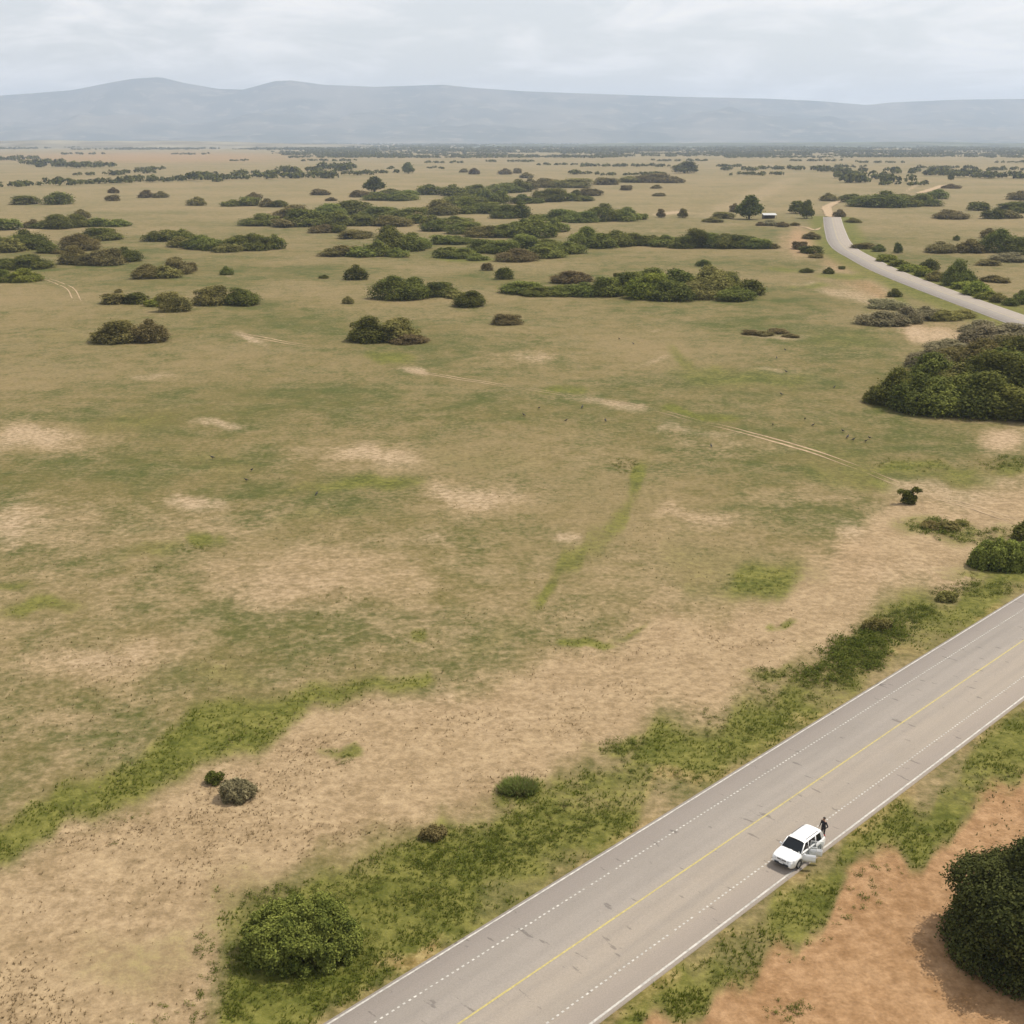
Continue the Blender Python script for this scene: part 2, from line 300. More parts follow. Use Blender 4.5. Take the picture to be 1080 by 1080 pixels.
# ------------------------------------------------------------------ ground sheet
def build_ground():
    rows = list(np.arange(1200, 230, -2.2)) + list(np.arange(230, 148.9, -0.9))
    rr = [3.0, 12.0, 24.0] + [G(540, v).y for v in rows]
    rr = np.array(sorted(set(r for r in rr if r <= 24 or r > 36)))
    th_f = np.linspace(math.radians(-31), math.radians(31), 560)
    th_b = np.linspace(math.radians(31), math.radians(329), 70)[1:-1]
    th = np.concatenate([th_f, th_b]); n, m = len(rr), len(th)
    R, T = np.meshgrid(rr, th, indexing='ij')
    x = (R * np.sin(T)).ravel(); y = (R * np.cos(T)).ravel()
    z = gz(x, y)
    V = np.stack([x, y, z], 1)
    i = np.arange(n - 1)[:, None] * m; j = np.arange(m)[None, :]; j2 = (j + 1) % m
    F = np.stack([i + j, i + m + j, i + m + j2, i + j2], -1).reshape(-1, 4)[:, ::-1]
    V = np.vstack([V, [[0, 0, -.02]]]); me = np_mesh('ground', V, F, True)
    masks = cover(V[:, 0], V[:, 1])
    attr_c(me, 'cover_a', np.stack(masks[:3], 1)); attr_c(me, 'cover_b', np.stack(masks[3:], 1))
    mt = mat('ground_cover', rough=0.95, spec=0.1); b = NB(mt); co = b.coord()
    A = b.sepc(b.attr('cover_a').outputs['Color']); B = b.sepc(b.attr('cover_b').outputs['Color'])
    n1 = b.noise(b.scale(co, (.6, 1.3, 1)), 0.035, 5, .6); n2 = b.noise(co, 0.22, 5, .6); n3 = b.noise(co, 1.1, 5, .65); n4 = b.noise(co, 4.0, 4, .6); n0 = b.noise(co, 0.009, 4)
    nm = b.math('ADD', b.math('MULTIPLY', n2, .5), b.math('MULTIPLY', n3, .5))
    nd = b.math('SUBTRACT', nm, .5)
    def brk(m, k, lo, hi): return b.rng(b.math('ADD', m, b.math('MULTIPLY', nd, b.math('MULTIPLY', b.rng(m, 0.0, .35), k))), lo, hi)
    OLIVE, OLIVE2, STRAW = (.070, .079, .019), (.128, .108, .038), (.222, .166, .084)
    n5 = b.noise(b.scale(co, (.11, .07, 1)), 1.0, 6, .62, .4)
    c = b.mix(b.rng(b.math('ADD', b.math('MULTIPLY', n1, .45), b.math('MULTIPLY', n5, .55)), .41, .58), OLIVE, OLIVE2)
    c = b.mix(b.math('MULTIPLY', b.rng(b.math('ADD', b.math('MULTIPLY', n0, .5), b.math('MULTIPLY', nm, .5)), .42, .59), .8), c, STRAW)
    c = b.mix(b.math('MULTIPLY', B[2], .55), c, (0.204, 0.165, 0.084))
    c = b.mix(brk(A[0], 1.1, .10, 1.0), c, b.mix(b.rng(nm, .35, .68), (.244, .173, .097), (.338, .250, .147)))
    c = b.mix(b.math('MULTIPLY', brk(A[2], .8, .15, .9), .85), c, b.mix(b.rng(nm, .36, .66), (.255, .140, .068), (.345, .210, .112)))
    c = b.mix(b.math('MULTIPLY', brk(B[0], 1.0, .06, 1.15), .9), c, b.mix(b.rng(n3, .3, .7), (0.320, 0.230, 0.140), (0.406, 0.308, 0.203)))
    gcol = b.mix(b.rng(nm, .36, .64), (0.066, 0.078, 0.010), (0.142, 0.142, 0.028))
    c = b.mix(b.math('MULTIPLY', brk(A[1], 1.3, .12, .88), .86), c, gcol)
    c = b.mix(b.math('MULTIPLY', brk(B[1], 1.6, .2, .9), .8), c, b.mix(b.rng(n3, .35, .65), (0.257, 0.156, 0.066), (0.312, 0.234, 0.109)))
    # dead tufts and dung specks, only on the bare ground
    sp = b.rng(n4, .60, .70); sp2 = b.math('MULTIPLY', b.math('MULTIPLY', sp, b.rng(n2, .46, .60)), b.rng(A[0], .2, .8))
    c = b.mix(b.math('MULTIPLY', sp2, .55), c, (0.082, 0.058, 0.027))
    c = b.mix(1.0, c, b.rng(b.math('ADD', b.math('MULTIPLY', n4, .5), b.math('MULTIPLY', n3, .5)), .3, .7, .72, 1.28, False), 'MULTIPLY')
    b.L.new(c, b.p.inputs['Base Color'])
    b.bump(b.math('ADD', b.math('MULTIPLY', n3, .7), b.math('MULTIPLY', n4, .35)), .55, .25)
    g = link('ground', me, mt); tag(g, 'open dry savanna pasture with bare tan patches and green strips', 'ground', kind='structure')
build_ground()

# ------------------------------------------------------------------ road
def offset_path(path, d):
    r = []
    for i, p in enumerate(path):
        t = (path[min(i + 1, len(path) - 1)] - path[max(i - 1, 0)]).normalized()
        r.append(p + Vector((t.y, -t.x, 0)) * d)
    return r
def ribbon(path, d0, d1, z, wob=0.0, seed=1):
    a = offset_path(path, d0); c = offset_path(path, d1); V = []; rnd = random.Random(seed)
    for p, q in zip(a, c):
        w0, w1 = rnd.uniform(-wob, wob), rnd.uniform(-wob, wob); e = (q - p).normalized()
        V += [(*(p - e * w0).xy, z), (*(q + e * w1).xy, z)]
    V = np.array(V); n = len(path)
    F = [(2 * i, 2 * i + 1, 2 * i + 3, 2 * i + 2) for i in range(n - 1)]
    return V, np.array(F)
def build_road():
    D = [(-HALF - .28, -.10), (-HALF - .22, .10), (HALF * 0, .16), (HALF + .22, .10), (HALF + .28, -.10)]
    RZ = lambda d: .16 - .06 * abs(d) / (HALF + .22)
    paths = [offset_path(ROAD, d) for d, _ in D]; n = len(ROAD); k = len(D)
    V = np.array([(p.x, p.y, z) for i in range(n) for (p, z) in [(paths[j][i], D[j][1]) for j in range(k)]])
    F = np.array([(i * k + j, (i + 1) * k + j, (i + 1) * k + j + 1, i * k + j + 1) for i in range(n - 1) for j in range(k - 1)])[:, ::-1]
    me = np_mesh('road', V, F); off = np.array([d for _ in range(n) for d, _ in D]); attr_f(me, 'across', off)
    mt = mat('asphalt', rough=.9, spec=.25); b = NB(mt); co = b.coord()
    rot = b.n('ShaderNodeVectorRotate', rotation_type='Z_AXIS'); b.L.new(co, rot.inputs['Vector']); rot.inputs['Angle'].default_value = math.atan2(RU.x, RU.y)
    al = rot.outputs[0]                                             # y runs along the near road
    ac = b.attr('across').outputs['Fac']
    n1 = b.noise(b.scale(al, (.9, .05, 1)), 1.0, 5); n2 = b.noise(co, .35, 5, .6); n3 = b.noise(co, 9, 3, .7); n4 = b.noise(b.scale(al, (.5, 1.6, 1)), .8, 4, .6)
    c = b.mix(b.rng(ac, -.8, .8), (.272, .242, .210), (.290, .250, .205))
    c = b.mix(b.math('MULTIPLY', b.rng(n1, .42, .66), .28), c, (0.199, 0.179, 0.158))
    c = b.mix(b.math('MULTIPLY', b.rng(n2, .45, .7), .22), c, (0.304, 0.270, 0.232))
    sh = b.math('MULTIPLY', b.rng(b.math('ABSOLUTE', ac), LANE + .1, LANE + .5), .35)
    c = b.mix(sh, c, (0.274, 0.232, 0.205))
    wl = b.math('ABSOLUTE', b.math('SUBTRACT', b.math('ABSOLUTE', ac), LANE * .5)); wl = b.math('ABSOLUTE', b.math('SUBTRACT', wl, .85))
    c = b.mix(b.math('MULTIPLY', b.rng(wl, .5, .05), .16), c, (0.190, 0.169, 0.149))
    st = b.math('MULTIPLY', b.rng(n4, .635, .68), .5); c = b.mix(st, c, (0.084, 0.072, 0.065))
    c = b.mix(1.0, c, b.rng(n3, .25, .75, .86, 1.14, False), 'MULTIPLY')
    b.L.new(c, b.p.inputs['Base Color']); b.bump(n3, .25, .01)
    road = link('road', me, mt); tag(road, 'grey two-lane asphalt road with yellow centre line and dotted white lane lines', 'road', kind='structure')
    white = mat('road_paint_white', (.42, .40, .36), .85, noise=(3, .28)); yel = mat('road_paint_yellow', (.40, .335, .12), .85, noise=(5, .2))
    near = ROAD[:118]
    def line(name, d, w, m, path=ROAD):
        V, F = ribbon(path, d - w / 2, d + w / 2, 0, .012, int(d * 10) + 5)
        V[:, 2] = RZ(d) + .006; me = np_mesh(name, V, F[:, ::-1]); return link(name, me, m, road)
    line('edge_line', -HALF + .02, .13, white); line('edge_line', HALF - .02, .16, white); line('centre_line', 0.0, .13, yel)
    tot = (S1 - S0).length + 40
    for d in (-LANE, LANE + .02):
        V = []; F = []; s = 20.0; rnd = random.Random(int(d * 7))
        while s < tot:
            p = S0 + RU * s + RN * d; L = .2; w = .13
            if rnd.random() > .006 and s < tot - 40 + (0 if True else 0):
                i = len(V); z = RZ(d) + .007
                for a, c_ in ((0, -1), (L, -1), (L, 1), (0, 1)):
                    q = p + RU * (a + rnd.uniform(-.02, .02)) + RN * (c_ * w / 2 + rnd.uniform(-.015, .015)); V.append((q.x, q.y, z))
                F.append((i, i + 1, i + 2, i + 3))
            s += .46
        o = link('dotted_line', np_mesh('dotted_line', np.array(V), np.array(F)[:, ::1]), white, road); o['kind'] = 'stuff'
    # concrete lip under the far-side and near-side pavement edge
    return road
ROAD_O = build_road()
road_z = lambda d: .16 - .06 * abs(d) / (HALF + .22)

# dirt tracks: two worn ruts each
SAND = mat('track_sand', (.36, .265, .165), .95, spec=.1, noise=(.6, .25))
def dirt_track(px, label, gauge=1.7, w=.55, both=True, z=.03):
    path = smooth_path([G(*p) for p in px], 3.0); Vs = []; Fs = []; k = 0; rnd = random.Random(len(px) * 7)
    for side in ((-1, 1) if both else (0,)):
        a = offset_path(path, side * gauge / 2 - w / 2); c = offset_path(path, side * gauge / 2 + w / 2)
        n = len(path); X = np.array([[*p.xy] for p in a]); Y = np.array([[*p.xy] for p in c]); e = (Y - X) / w
        tap = np.minimum(np.minimum(np.arange(n), np.arange(n)[::-1]) / 4.0, 1.0)
        w0 = np.array([rnd.uniform(-.12, .2) for _ in range(n)]) * w; w1 = np.array([rnd.uniform(-.12, .2) for _ in range(n)]) * w
        mid = (X + Y) / 2; X = mid + (X - e * w0[:, None] - mid) * tap[:, None]; Y = mid + (Y + e * w1[:, None] - mid) * tap[:, None]
        zz = np.maximum(gz(X[:, 0], X[:, 1]), gz(Y[:, 0], Y[:, 1])) + z
        V = np.empty((2 * n, 3)); V[0::2, :2] = X; V[1::2, :2] = Y; V[0::2, 2] = zz; V[1::2, 2] = zz
        F = np.array([(2 * i, 2 * i + 1, 2 * i + 3, 2 * i + 2) for i in range(n - 1)]) + k; k += 2 * n
        Vs.append(V); Fs.append(F[:, ::-1])
    o = link('dirt_track', np_mesh('dirt_track', np.vstack(Vs), np.vstack(Fs)), SAND); tag(o, label, 'track', kind='structure'); return o
dirt_track([(742, 446), (790, 456), (840, 470), (880, 484), (912, 495)], 'pale twin-rut dirt track crossing the pasture towards the lone small tree')
dirt_track([(545, 409), (575, 413), (612, 419)], 'faint middle link of the dirt track across the pasture', 1.6, .42)
dirt_track([(690, 431), (715, 438), (742, 446)], 'faint grassy link of the dirt track above the bare patch', 1.6, .42)
dirt_track([(912, 495), (940, 507), (975, 521)], 'faint grassy link of the dirt track beside the lone small tree', 1.6, .42)
dirt_track([(612, 419), (650, 424), (690, 431)], 'short pale twin-rut dirt track in the middle of the pasture')
dirt_track([(975, 521), (1010, 531), (1050, 544), (1085, 556)], 'twin-rut dirt track on bare ground beside the lone small tree')
dirt_track([(415, 390), (455, 395), (500, 402), (545, 409)], 'faint pale dirt track near the round pair of shrubs', 1.6, .4)
dirt_track([(42, 291), (62, 298), (74, 304), (82, 318)], 'faint pale dirt track beside the bright green shrub', 2.4, .38)
dirt_track([(240, 350), (268, 355), (300, 361), (330, 365)], 'faint sandy dirt track left of the flat-topped bush', 2.2, .5)
dirt_track([(878, 229.5), (873, 223.5), (872, 219), (880, 214.5), (889, 211.5)], 'narrow pale dirt road continuing past the end of the asphalt', 0, 6.5, False, .25)
dirt_track([(968, 204), (980, 200.5), (990, 197.5), (995, 195.5)], 'short bright stretch of dirt road behind the far right thicket', 0, 8, False, .25)
dirt_track([(866, 240), (859, 243), (850, 240), (838, 238)], 'faint sandy side path leaving the asphalt towards the shed', 0, 2.2, False, .2)

# ------------------------------------------------------------------ far mountains and the low hills at their foot
def build_mountains():
    prof = [(-700, 104), (-300, 108), (-120, 104), (0, 106), (50, 103), (90, 100), (130, 93), (152, 89.5), (180, 88), (205, 93.5), (240, 99), (265, 99.5), (298, 91.5), (315, 91), (345, 95), (400, 97), (470, 95), (500, 98), (560, 101.5), (640, 104), (700, 106), (800, 108), (850, 110), (905, 114), (930, 111.5), (1000, 109), (1080, 108), (1300, 104), (1800, 108)]
    px = np.array([p[0] for p in prof]); py = np.array([p[1] for p in prof])
    D = 17000.0; scale = D / FPX
    nx, ny = 520, 70
    xs = np.linspace(-900, 1980, nx); X0 = (xs - 540) * scale * CP
    top = (YH - np.interp(xs, px, py)) * scale * 1.0 + CH
    t = np.linspace(0, 1, ny)
    XX, TT = np.meshgrid(X0, t)
    Y = D - 5500 + TT * 6500
    ridge_t = .80
    up = sstep(0, ridge_t, TT) ** 1.15 * (1 - .5 * sstep(ridge_t, 1.0, TT))
    # gullies running down the slope and broken benches
    gl = np.abs(fbm(XX / 900 + (fbm(XX / 1500, Y / 1500, 5) - .5) * 1.2, Y / 3600, 11, 4) - .5) * 2
    bench = fbm(XX / 2600, Y / 900, 21, 4)
    H = np.tile(top, (ny, 1)) * up
    mid = np.sin(np.clip(TT / ridge_t, 0, 1) * math.pi)
    H = H * (1 - .62 * mid * (1 - gl)) + mid * (bench - .5) * 330
    H = np.minimum(H, np.tile(top, (ny, 1))) - 25 * (1 - sstep(0, .1, TT)) - 6
    V = np.stack([XX.ravel(), Y.ravel(), H.ravel()], 1)
    i = np.arange(ny - 1)[:, None] * nx; j = np.arange(nx - 1)[None, :]
    F = np.stack([i + j, i + j + 1, i + nx + j + 1, i + nx + j], -1).reshape(-1, 4)
    mt = mat('mountain_slope', rough=1, spec=0); b = NB(mt); co = b.coord()
    n1 = b.noise(co, .0011, 6, .6); n2 = b.noise(b.scale(co, (1, 1, 3)), .004, 5, .6)
    c = b.mix(b.rng(n1, .38, .62), (.04, .05, .035), (.12, .11, .08)); c = b.mix(b.rng(n2, .54, .64), c, (.17, .15, .11)); b.L.new(c, b.p.inputs['Base Color'])
    o = link('mountains', np_mesh('mountains', V, F, True), mt); tag(o, 'long hazy blue flat-topped mountain range on the horizon', 'mountains', kind='structure')
    # pale low hills in front of the range
    for nm, x0, x1, dd, hh, lab, cc in (('hills', -250, 420, 7600, 36, 'pale low farmed hills at the foot of the mountains on the left', (.19, .17, .12)), ('hills', 480, 1250, 8200, 30, 'low hazy wooded rise below the mountains on the right', (.09, .1, .07))):
        sc2 = dd / FPX; xs = np.linspace(x0, x1, 90); X0 = (xs - 540) * sc2 * CP; t = np.linspace(-1, 1, 14)
        XX, TT = np.meshgrid(X0, t); Y = dd + TT * 900
        e = np.tile(np.sin(np.linspace(0, math.pi, 90)) ** .5, (14, 1))
        H = (1 - TT ** 2) * e * hh * (.45 + 1.1 * fbm(XX / 700, Y / 1500, int(x0) & 63)) - 3
        V = np.stack([XX.ravel(), Y.ravel(), H.ravel()], 1); i = np.arange(13)[:, None] * 90; j = np.arange(89)[None, :]
        F = np.stack([i + j, i + j + 1, i + 91 + j, i + 90 + j], -1).reshape(-1, 4)
        o = link(nm, np_mesh(nm, V, F, True), mat('hill_field', cc, 1, spec=0, noise=(.004, .5))); tag(o, lab, 'hills', kind='structure')
build_mountains()

def build_haze():
    bm = bmesh.new(); bm_box(bm, (0, 0, 434), (48000, 48000, 872)); me = bm_mesh('haze', bm)
    m = bpy.data.materials.new('haze_air'); m.use_nodes = True; N = m.node_tree.nodes; N.clear()
    o = N.new('ShaderNodeOutputMaterial'); v = N.new('ShaderNodeVolumePrincipled'); v.inputs['Color'].default_value = (.66, .79, 1.0, 1); v.inputs['Density'].default_value = 0.75e-4; v.inputs['Anisotropy'].default_value = 0.15
    m.node_tree.links.new(v.outputs[0], o.inputs['Volume'])
    h = link('haze', me, m); tag(h, 'pale bluish haze filling the air over the plain', 'haze', kind='stuff'); h.display_type = 'WIRE'
build_haze()

# ------------------------------------------------------------------ plants
def leaf_mat(name, dark, light, trans=.22):
    m = mat(name, rough=.85, spec=.06); b = NB(m)
    t = b.attr('tone').outputs['Fac']; oi = b.n('ShaderNodeObjectInfo')
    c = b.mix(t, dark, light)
    hs = b.n('ShaderNodeHueSaturation'); b.L.new(c, hs.inputs['Color']); b.L.new(b.rng(oi.outputs['Random'], 0, 1, .482, .515, False), hs.inputs['Hue'])
    b.L.new(b.rng(oi.outputs['Random'], 0, 1, .82, 1.22, False), hs.inputs['Value']); hs.inputs['Saturation'].default_value = 1.0
    b.L.new(hs.outputs[0], b.p.inputs['Base Color'])
    tr = b.n('ShaderNodeBsdfTranslucent'); b.L.new(hs.outputs[0], tr.inputs['Color']); ms = b.n('ShaderNodeMixShader'); ms.inputs[0].default_value = trans
    o = b.N['Material Output']; b.L.new(b.p.outputs[0], ms.inputs[1]); b.L.new(tr.outputs[0], ms.inputs[2]); b.L.new(ms.outputs[0], o.inputs['Surface'])
    return m
LEAF = {
    'green': leaf_mat('leaf_green', (0.056, 0.071, 0.013), (0.221, 0.230, 0.050)),
    'dark': leaf_mat('leaf_dark_green', (0.039, 0.050, 0.009), (0.165, 0.172, 0.037)),
    'olive': leaf_mat('leaf_olive', (0.079, 0.075, 0.020), (0.259, 0.220, 0.071)),
    'brown': leaf_mat('leaf_dry_brown', (.082, .066, .022), (.205, .162, .066), .1),
    'grey': leaf_mat('leaf_grey', (.120, .108, .050), (.270, .236, .128), .1),
    'deep': leaf_mat('leaf_deep_green', (.018, .023, .006), (.088, .092, .026), .12),
    'bright': leaf_mat('leaf_bright_green', (0.074, 0.100, 0.013), (0.266, 0.278, 0.046)),
}
BARK = mat('bark', (.095, .072, .050), .9, spec=.1, noise=(6, .3))

def crown(seed, lobes, n, leaf, asp=1.8, lo=.02, flat=0.0):
    """leaf faces spread over and through a set of lobes (cx,cy,cz,rx,ry,rz); returns V,F,tone"""
    r = np.random.default_rng(seed); L = np.array(lobes, float)
    w = (L[:, 3] * L[:, 4] + L[:, 3] * L[:, 5] + L[:, 4] * L[:, 5]); w /= w.sum()
    P = []; Nn = []; T = []; cnt = 0
    ltone = r.uniform(-.28, .28, len(L))
    while cnt < n:
        k = r.choice(len(L), n, p=w); d = r.normal(size=(n, 3)); d[:, 2] = np.where(d[:, 2] < -.9, -d[:, 2], d[:, 2]); d /= np.linalg.norm(d, axis=1)[:, None]
        bump = .90 + .22 * np.sin(d[:, 0] * 7 + k) * np.sin(d[:, 1] * 8 + k * 2) * np.sin(d[:, 2] * 7 + 1 + k)
        rad = (1 - .55 * r.random(n) ** 2.2) * bump * (1 + .42 * r.random(n) ** 6)
        p = L[k, :3] + d * rad[:, None] * L[k, 3:]
        q = ((p[:, None, :] - L[None, :, :3]) / L[None, :, 3:]); e = np.sqrt((q ** 2).sum(-1)); e[np.arange(n), k] = 9
        ok = (p[:, 2] > lo) & (e.min(1) > .62)
        p, d2, k2, rad2 = p[ok], d[ok], k[ok], rad[ok]
        P.append(p); Nn.append(d2); T.append(np.clip(.5 + ltone[k2] + r.normal(0, .2, len(p)) + .35 * (rad2 - .85), 0, 1)); cnt += len(p)  # random leaf tone plus painted-in crown shading: inner leaves darker, outer ones lighter
    P = np.vstack(P)[:n]; Nn = np.vstack(Nn)[:n]; T = np.concatenate(T)[:n]
    nn = Nn * .9 + r.normal(size=P.shape) * .6 + np.array([0, 0, .45]); nn /= np.linalg.norm(nn, axis=1)[:, None]
    a = np.cross(nn, r.normal(size=P.shape)); a /= np.linalg.norm(a, axis=1)[:, None]; b = np.cross(nn, a)
    s = leaf * r.uniform(.6, 1.35, n)[:, None]
    V = np.stack([P - a * s * asp / 2, P - b * s / 2 + a * s * .1, P + a * s * asp / 2, P + b * s / 2 + a * s * .1], 1).reshape(-1, 3)
    F = np.arange(4 * n).reshape(n, 4)
    return V, F, np.repeat(T, 4)
def crown_mesh(name, *a, **k):
    V, F, t = crown(*a, **k); me = np_mesh(name, V, F); attr_f(me, 'tone', t); me.materials.append(LEAF['green']); return me
def lobes_dome(seed, n, rx=.5, ry=.5, h=1.0, lr=.30):
    """lobes of a unit shrub: width 1, depth 1, height 1"""
    r = random.Random(seed); L = [(0, 0, .36, .34, .34, .42)]
    for i in range(n):
        a = 2 * math.pi * (i + r.uniform(-.3, .3)) / n; d = r.uniform(.62, 1.0) * (rx - lr * .62); q = lr * r.uniform(.7, 1.15)
        L.append((math.cos(a) * d, math.sin(a) * d, r.uniform(.14, .30) * h, q, q, q * r.uniform(1.0, 1.4)))
    for i in range(n // 2 + 4):
        a = r.uniform(0, 6.28); d = r.uniform(0, .34); q = lr * r.uniform(.38, .8)
        L.append((math.cos(a) * d, math.sin(a) * d, (r.uniform(.55, .86) - d * .7) * h, q, q, q * r.uniform(.8, 1.2)))
    return L
def stems_mesh(seed, n=5, h=.6, spread=.3, rad=.035):
    r = random.Random(seed); bm = bmesh.new()
    for i in range(n):
        a = 2 * math.pi * (i + r.random() * .5) / n; s = spread * r.uniform(.5, 1)
        p = [Vector((math.cos(a) * s * t ** 1.3 + r.uniform(-.02, .02), math.sin(a) * s * t ** 1.3 + r.uniform(-.02, .02), -.03 + h * t * r.uniform(.9, 1.1))) for t in (0, .3, .65, 1)]
        bm_tube(bm, p, [rad, rad * .8, rad * .5, rad * .2], 5)
    me = bm_mesh('trunk', bm, True); me.materials.append(BARK); return me
SHAPES_MID = [crown_mesh('crown', 100 + i, lobes_dome(10 + i, 7 + i % 3), 9500, .028) for i in range(6)]
SHAPES_FAR = [crown_mesh('crown', 200 + i, lobes_dome(30 + i, 6 + i % 3), 3000, .048) for i in range(8)]
def lobes_tree(seed):
    r = random.Random(seed); L = [(0, 0, .5, .36, .36, .36)]
    for i in range(7):
        a = 6.28 * i / 7 + r.uniform(-.3, .3); L.append((math.cos(a) * .3, math.sin(a) * .3, r.uniform(.2, .5), .24, .24, .22))
    for i in range(4): L.append((r.uniform(-.18, .18), r.uniform(-.18, .18), r.uniform(.7, .82), .2, .2, .18))
    return L
SHAPES_TREE = [crown_mesh('crown', 300 + i, lobes_tree(50 + i), 3000, .05, lo=.04) for i in range(3)]
STEMS = [stems_mesh(60 + i) for i in range(4)]
TREE_TRUNK = [stems_mesh(70 + i, 3, .75, .16, .04) for i in range(2)]
RND = random.Random(4)
N_SHRUB = [0]
def shrub(px, py, w, h, kind, label, group=None, shape=None, name='shrub', cat='shrub', depth=None):
    """one shrub whose front base stands at photo point (px,py), w x h photo pixels as seen"""
    k = ppm(py); wm = w / k
    base = G(px, py); dep = math.atan2(CH, base.length)
    dm = (depth / k if depth else wm * 1.15)
    hm = max((h / k * 1.1 - dm * math.sin(dep) * .5) / math.cos(dep), wm * .26)
    dirv = Vector((base.x, base.y, 0)).normalized(); c = base + dirv * dm * .42
    root = empty(name, (c.x, c.y, gz1(c.x, c.y) - .02 * hm), RND.uniform(0, 6.28) if depth is None else math.atan2(-dirv.x, dirv.y) + RND.choice((0, math.pi)) + RND.uniform(-.15, .15))
    tree = shape == 'tree'
    me = RND.choice(SHAPES_TREE) if tree else (RND.choice(SHAPES_MID) if w > 30 else RND.choice(SHAPES_FAR))
    st = RND.choice(TREE_TRUNK if tree else STEMS)
    sc = (wm * 1.02, dm * 1.02, hm * (1.06 if not tree else 1.1))
    o = bpy.data.objects.new('crown', me); COL.objects.link(o); o.parent = root; o.scale = sc; o.material_slots[0].link = 'OBJECT'; o.material_slots[0].material = LEAF[kind]
    t = bpy.data.objects.new('trunk', st); COL.objects.link(t); t.parent = root; t.scale = (sc[0] * .9, sc[1] * .9, sc[2])
    tag(root, label, cat, group); N_SHRUB[0] += 1
    return root
RC = random.Random(12)
def clump(items, kind, what, group):
    """a clump of neighbouring shrubs. `what` finishes the sentence that tells where the clump is"""
    n = len(items); xs = sorted(items, key=lambda i: i[0])
    big = max(items, key=lambda i: i[2] * i[3])
    for it in items:
        x, y, w, h = it[:4]
        if n >= 4: y += RC.uniform(-1, 1) * (y - 146) / 120; h *= RC.uniform(.78, 1.32); w *= RC.uniform(1.0, 1.3)
        kd = it[4] if len(it) > 4 and it[4] else kind; shp = it[5] if len(it) > 5 else None
        col = {'green': 'green', 'dark': 'dark green', 'olive': 'olive', 'brown': 'brown dry', 'grey': 'grey', 'bright': 'bright green'}[kd]
        if n == 1: lab = f'{col} shrub {what}'; g = None
        elif n == 2: lab = f'{col} shrub, {"left" if it is xs[0] else "right"} of the pair {what}'; g = group
        elif n == 3: lab = f'{col} shrub, {["left", "middle", "right"][xs.index(it)]} of three {what}'; g = group
        elif it is xs[0]: lab = f'leftmost {col} shrub of the thicket {what}'; g = group
        elif it is xs[-1]: lab = f'rightmost {col} shrub of the thicket {what}'; g = group
        elif it is big: lab = f'biggest {col} shrub of the thicket {what}'; g = group
        elif n >= 8:
            rx = sorted(i[0] for i in items).index(it[0]) * 3 // n; ry = sorted(i[1] for i in items).index(it[1]) * 3 // n
            lab = f'{col} shrub in the {["back", "middle", "front"][ry]} {["left", "centre", "right"][rx]} of the thicket {what}'; g = group
        else: lab = f'{col} shrub merged in the thicket {what}'; g = group
        shrub(x, y, w, h, kd, lab, g, shp)

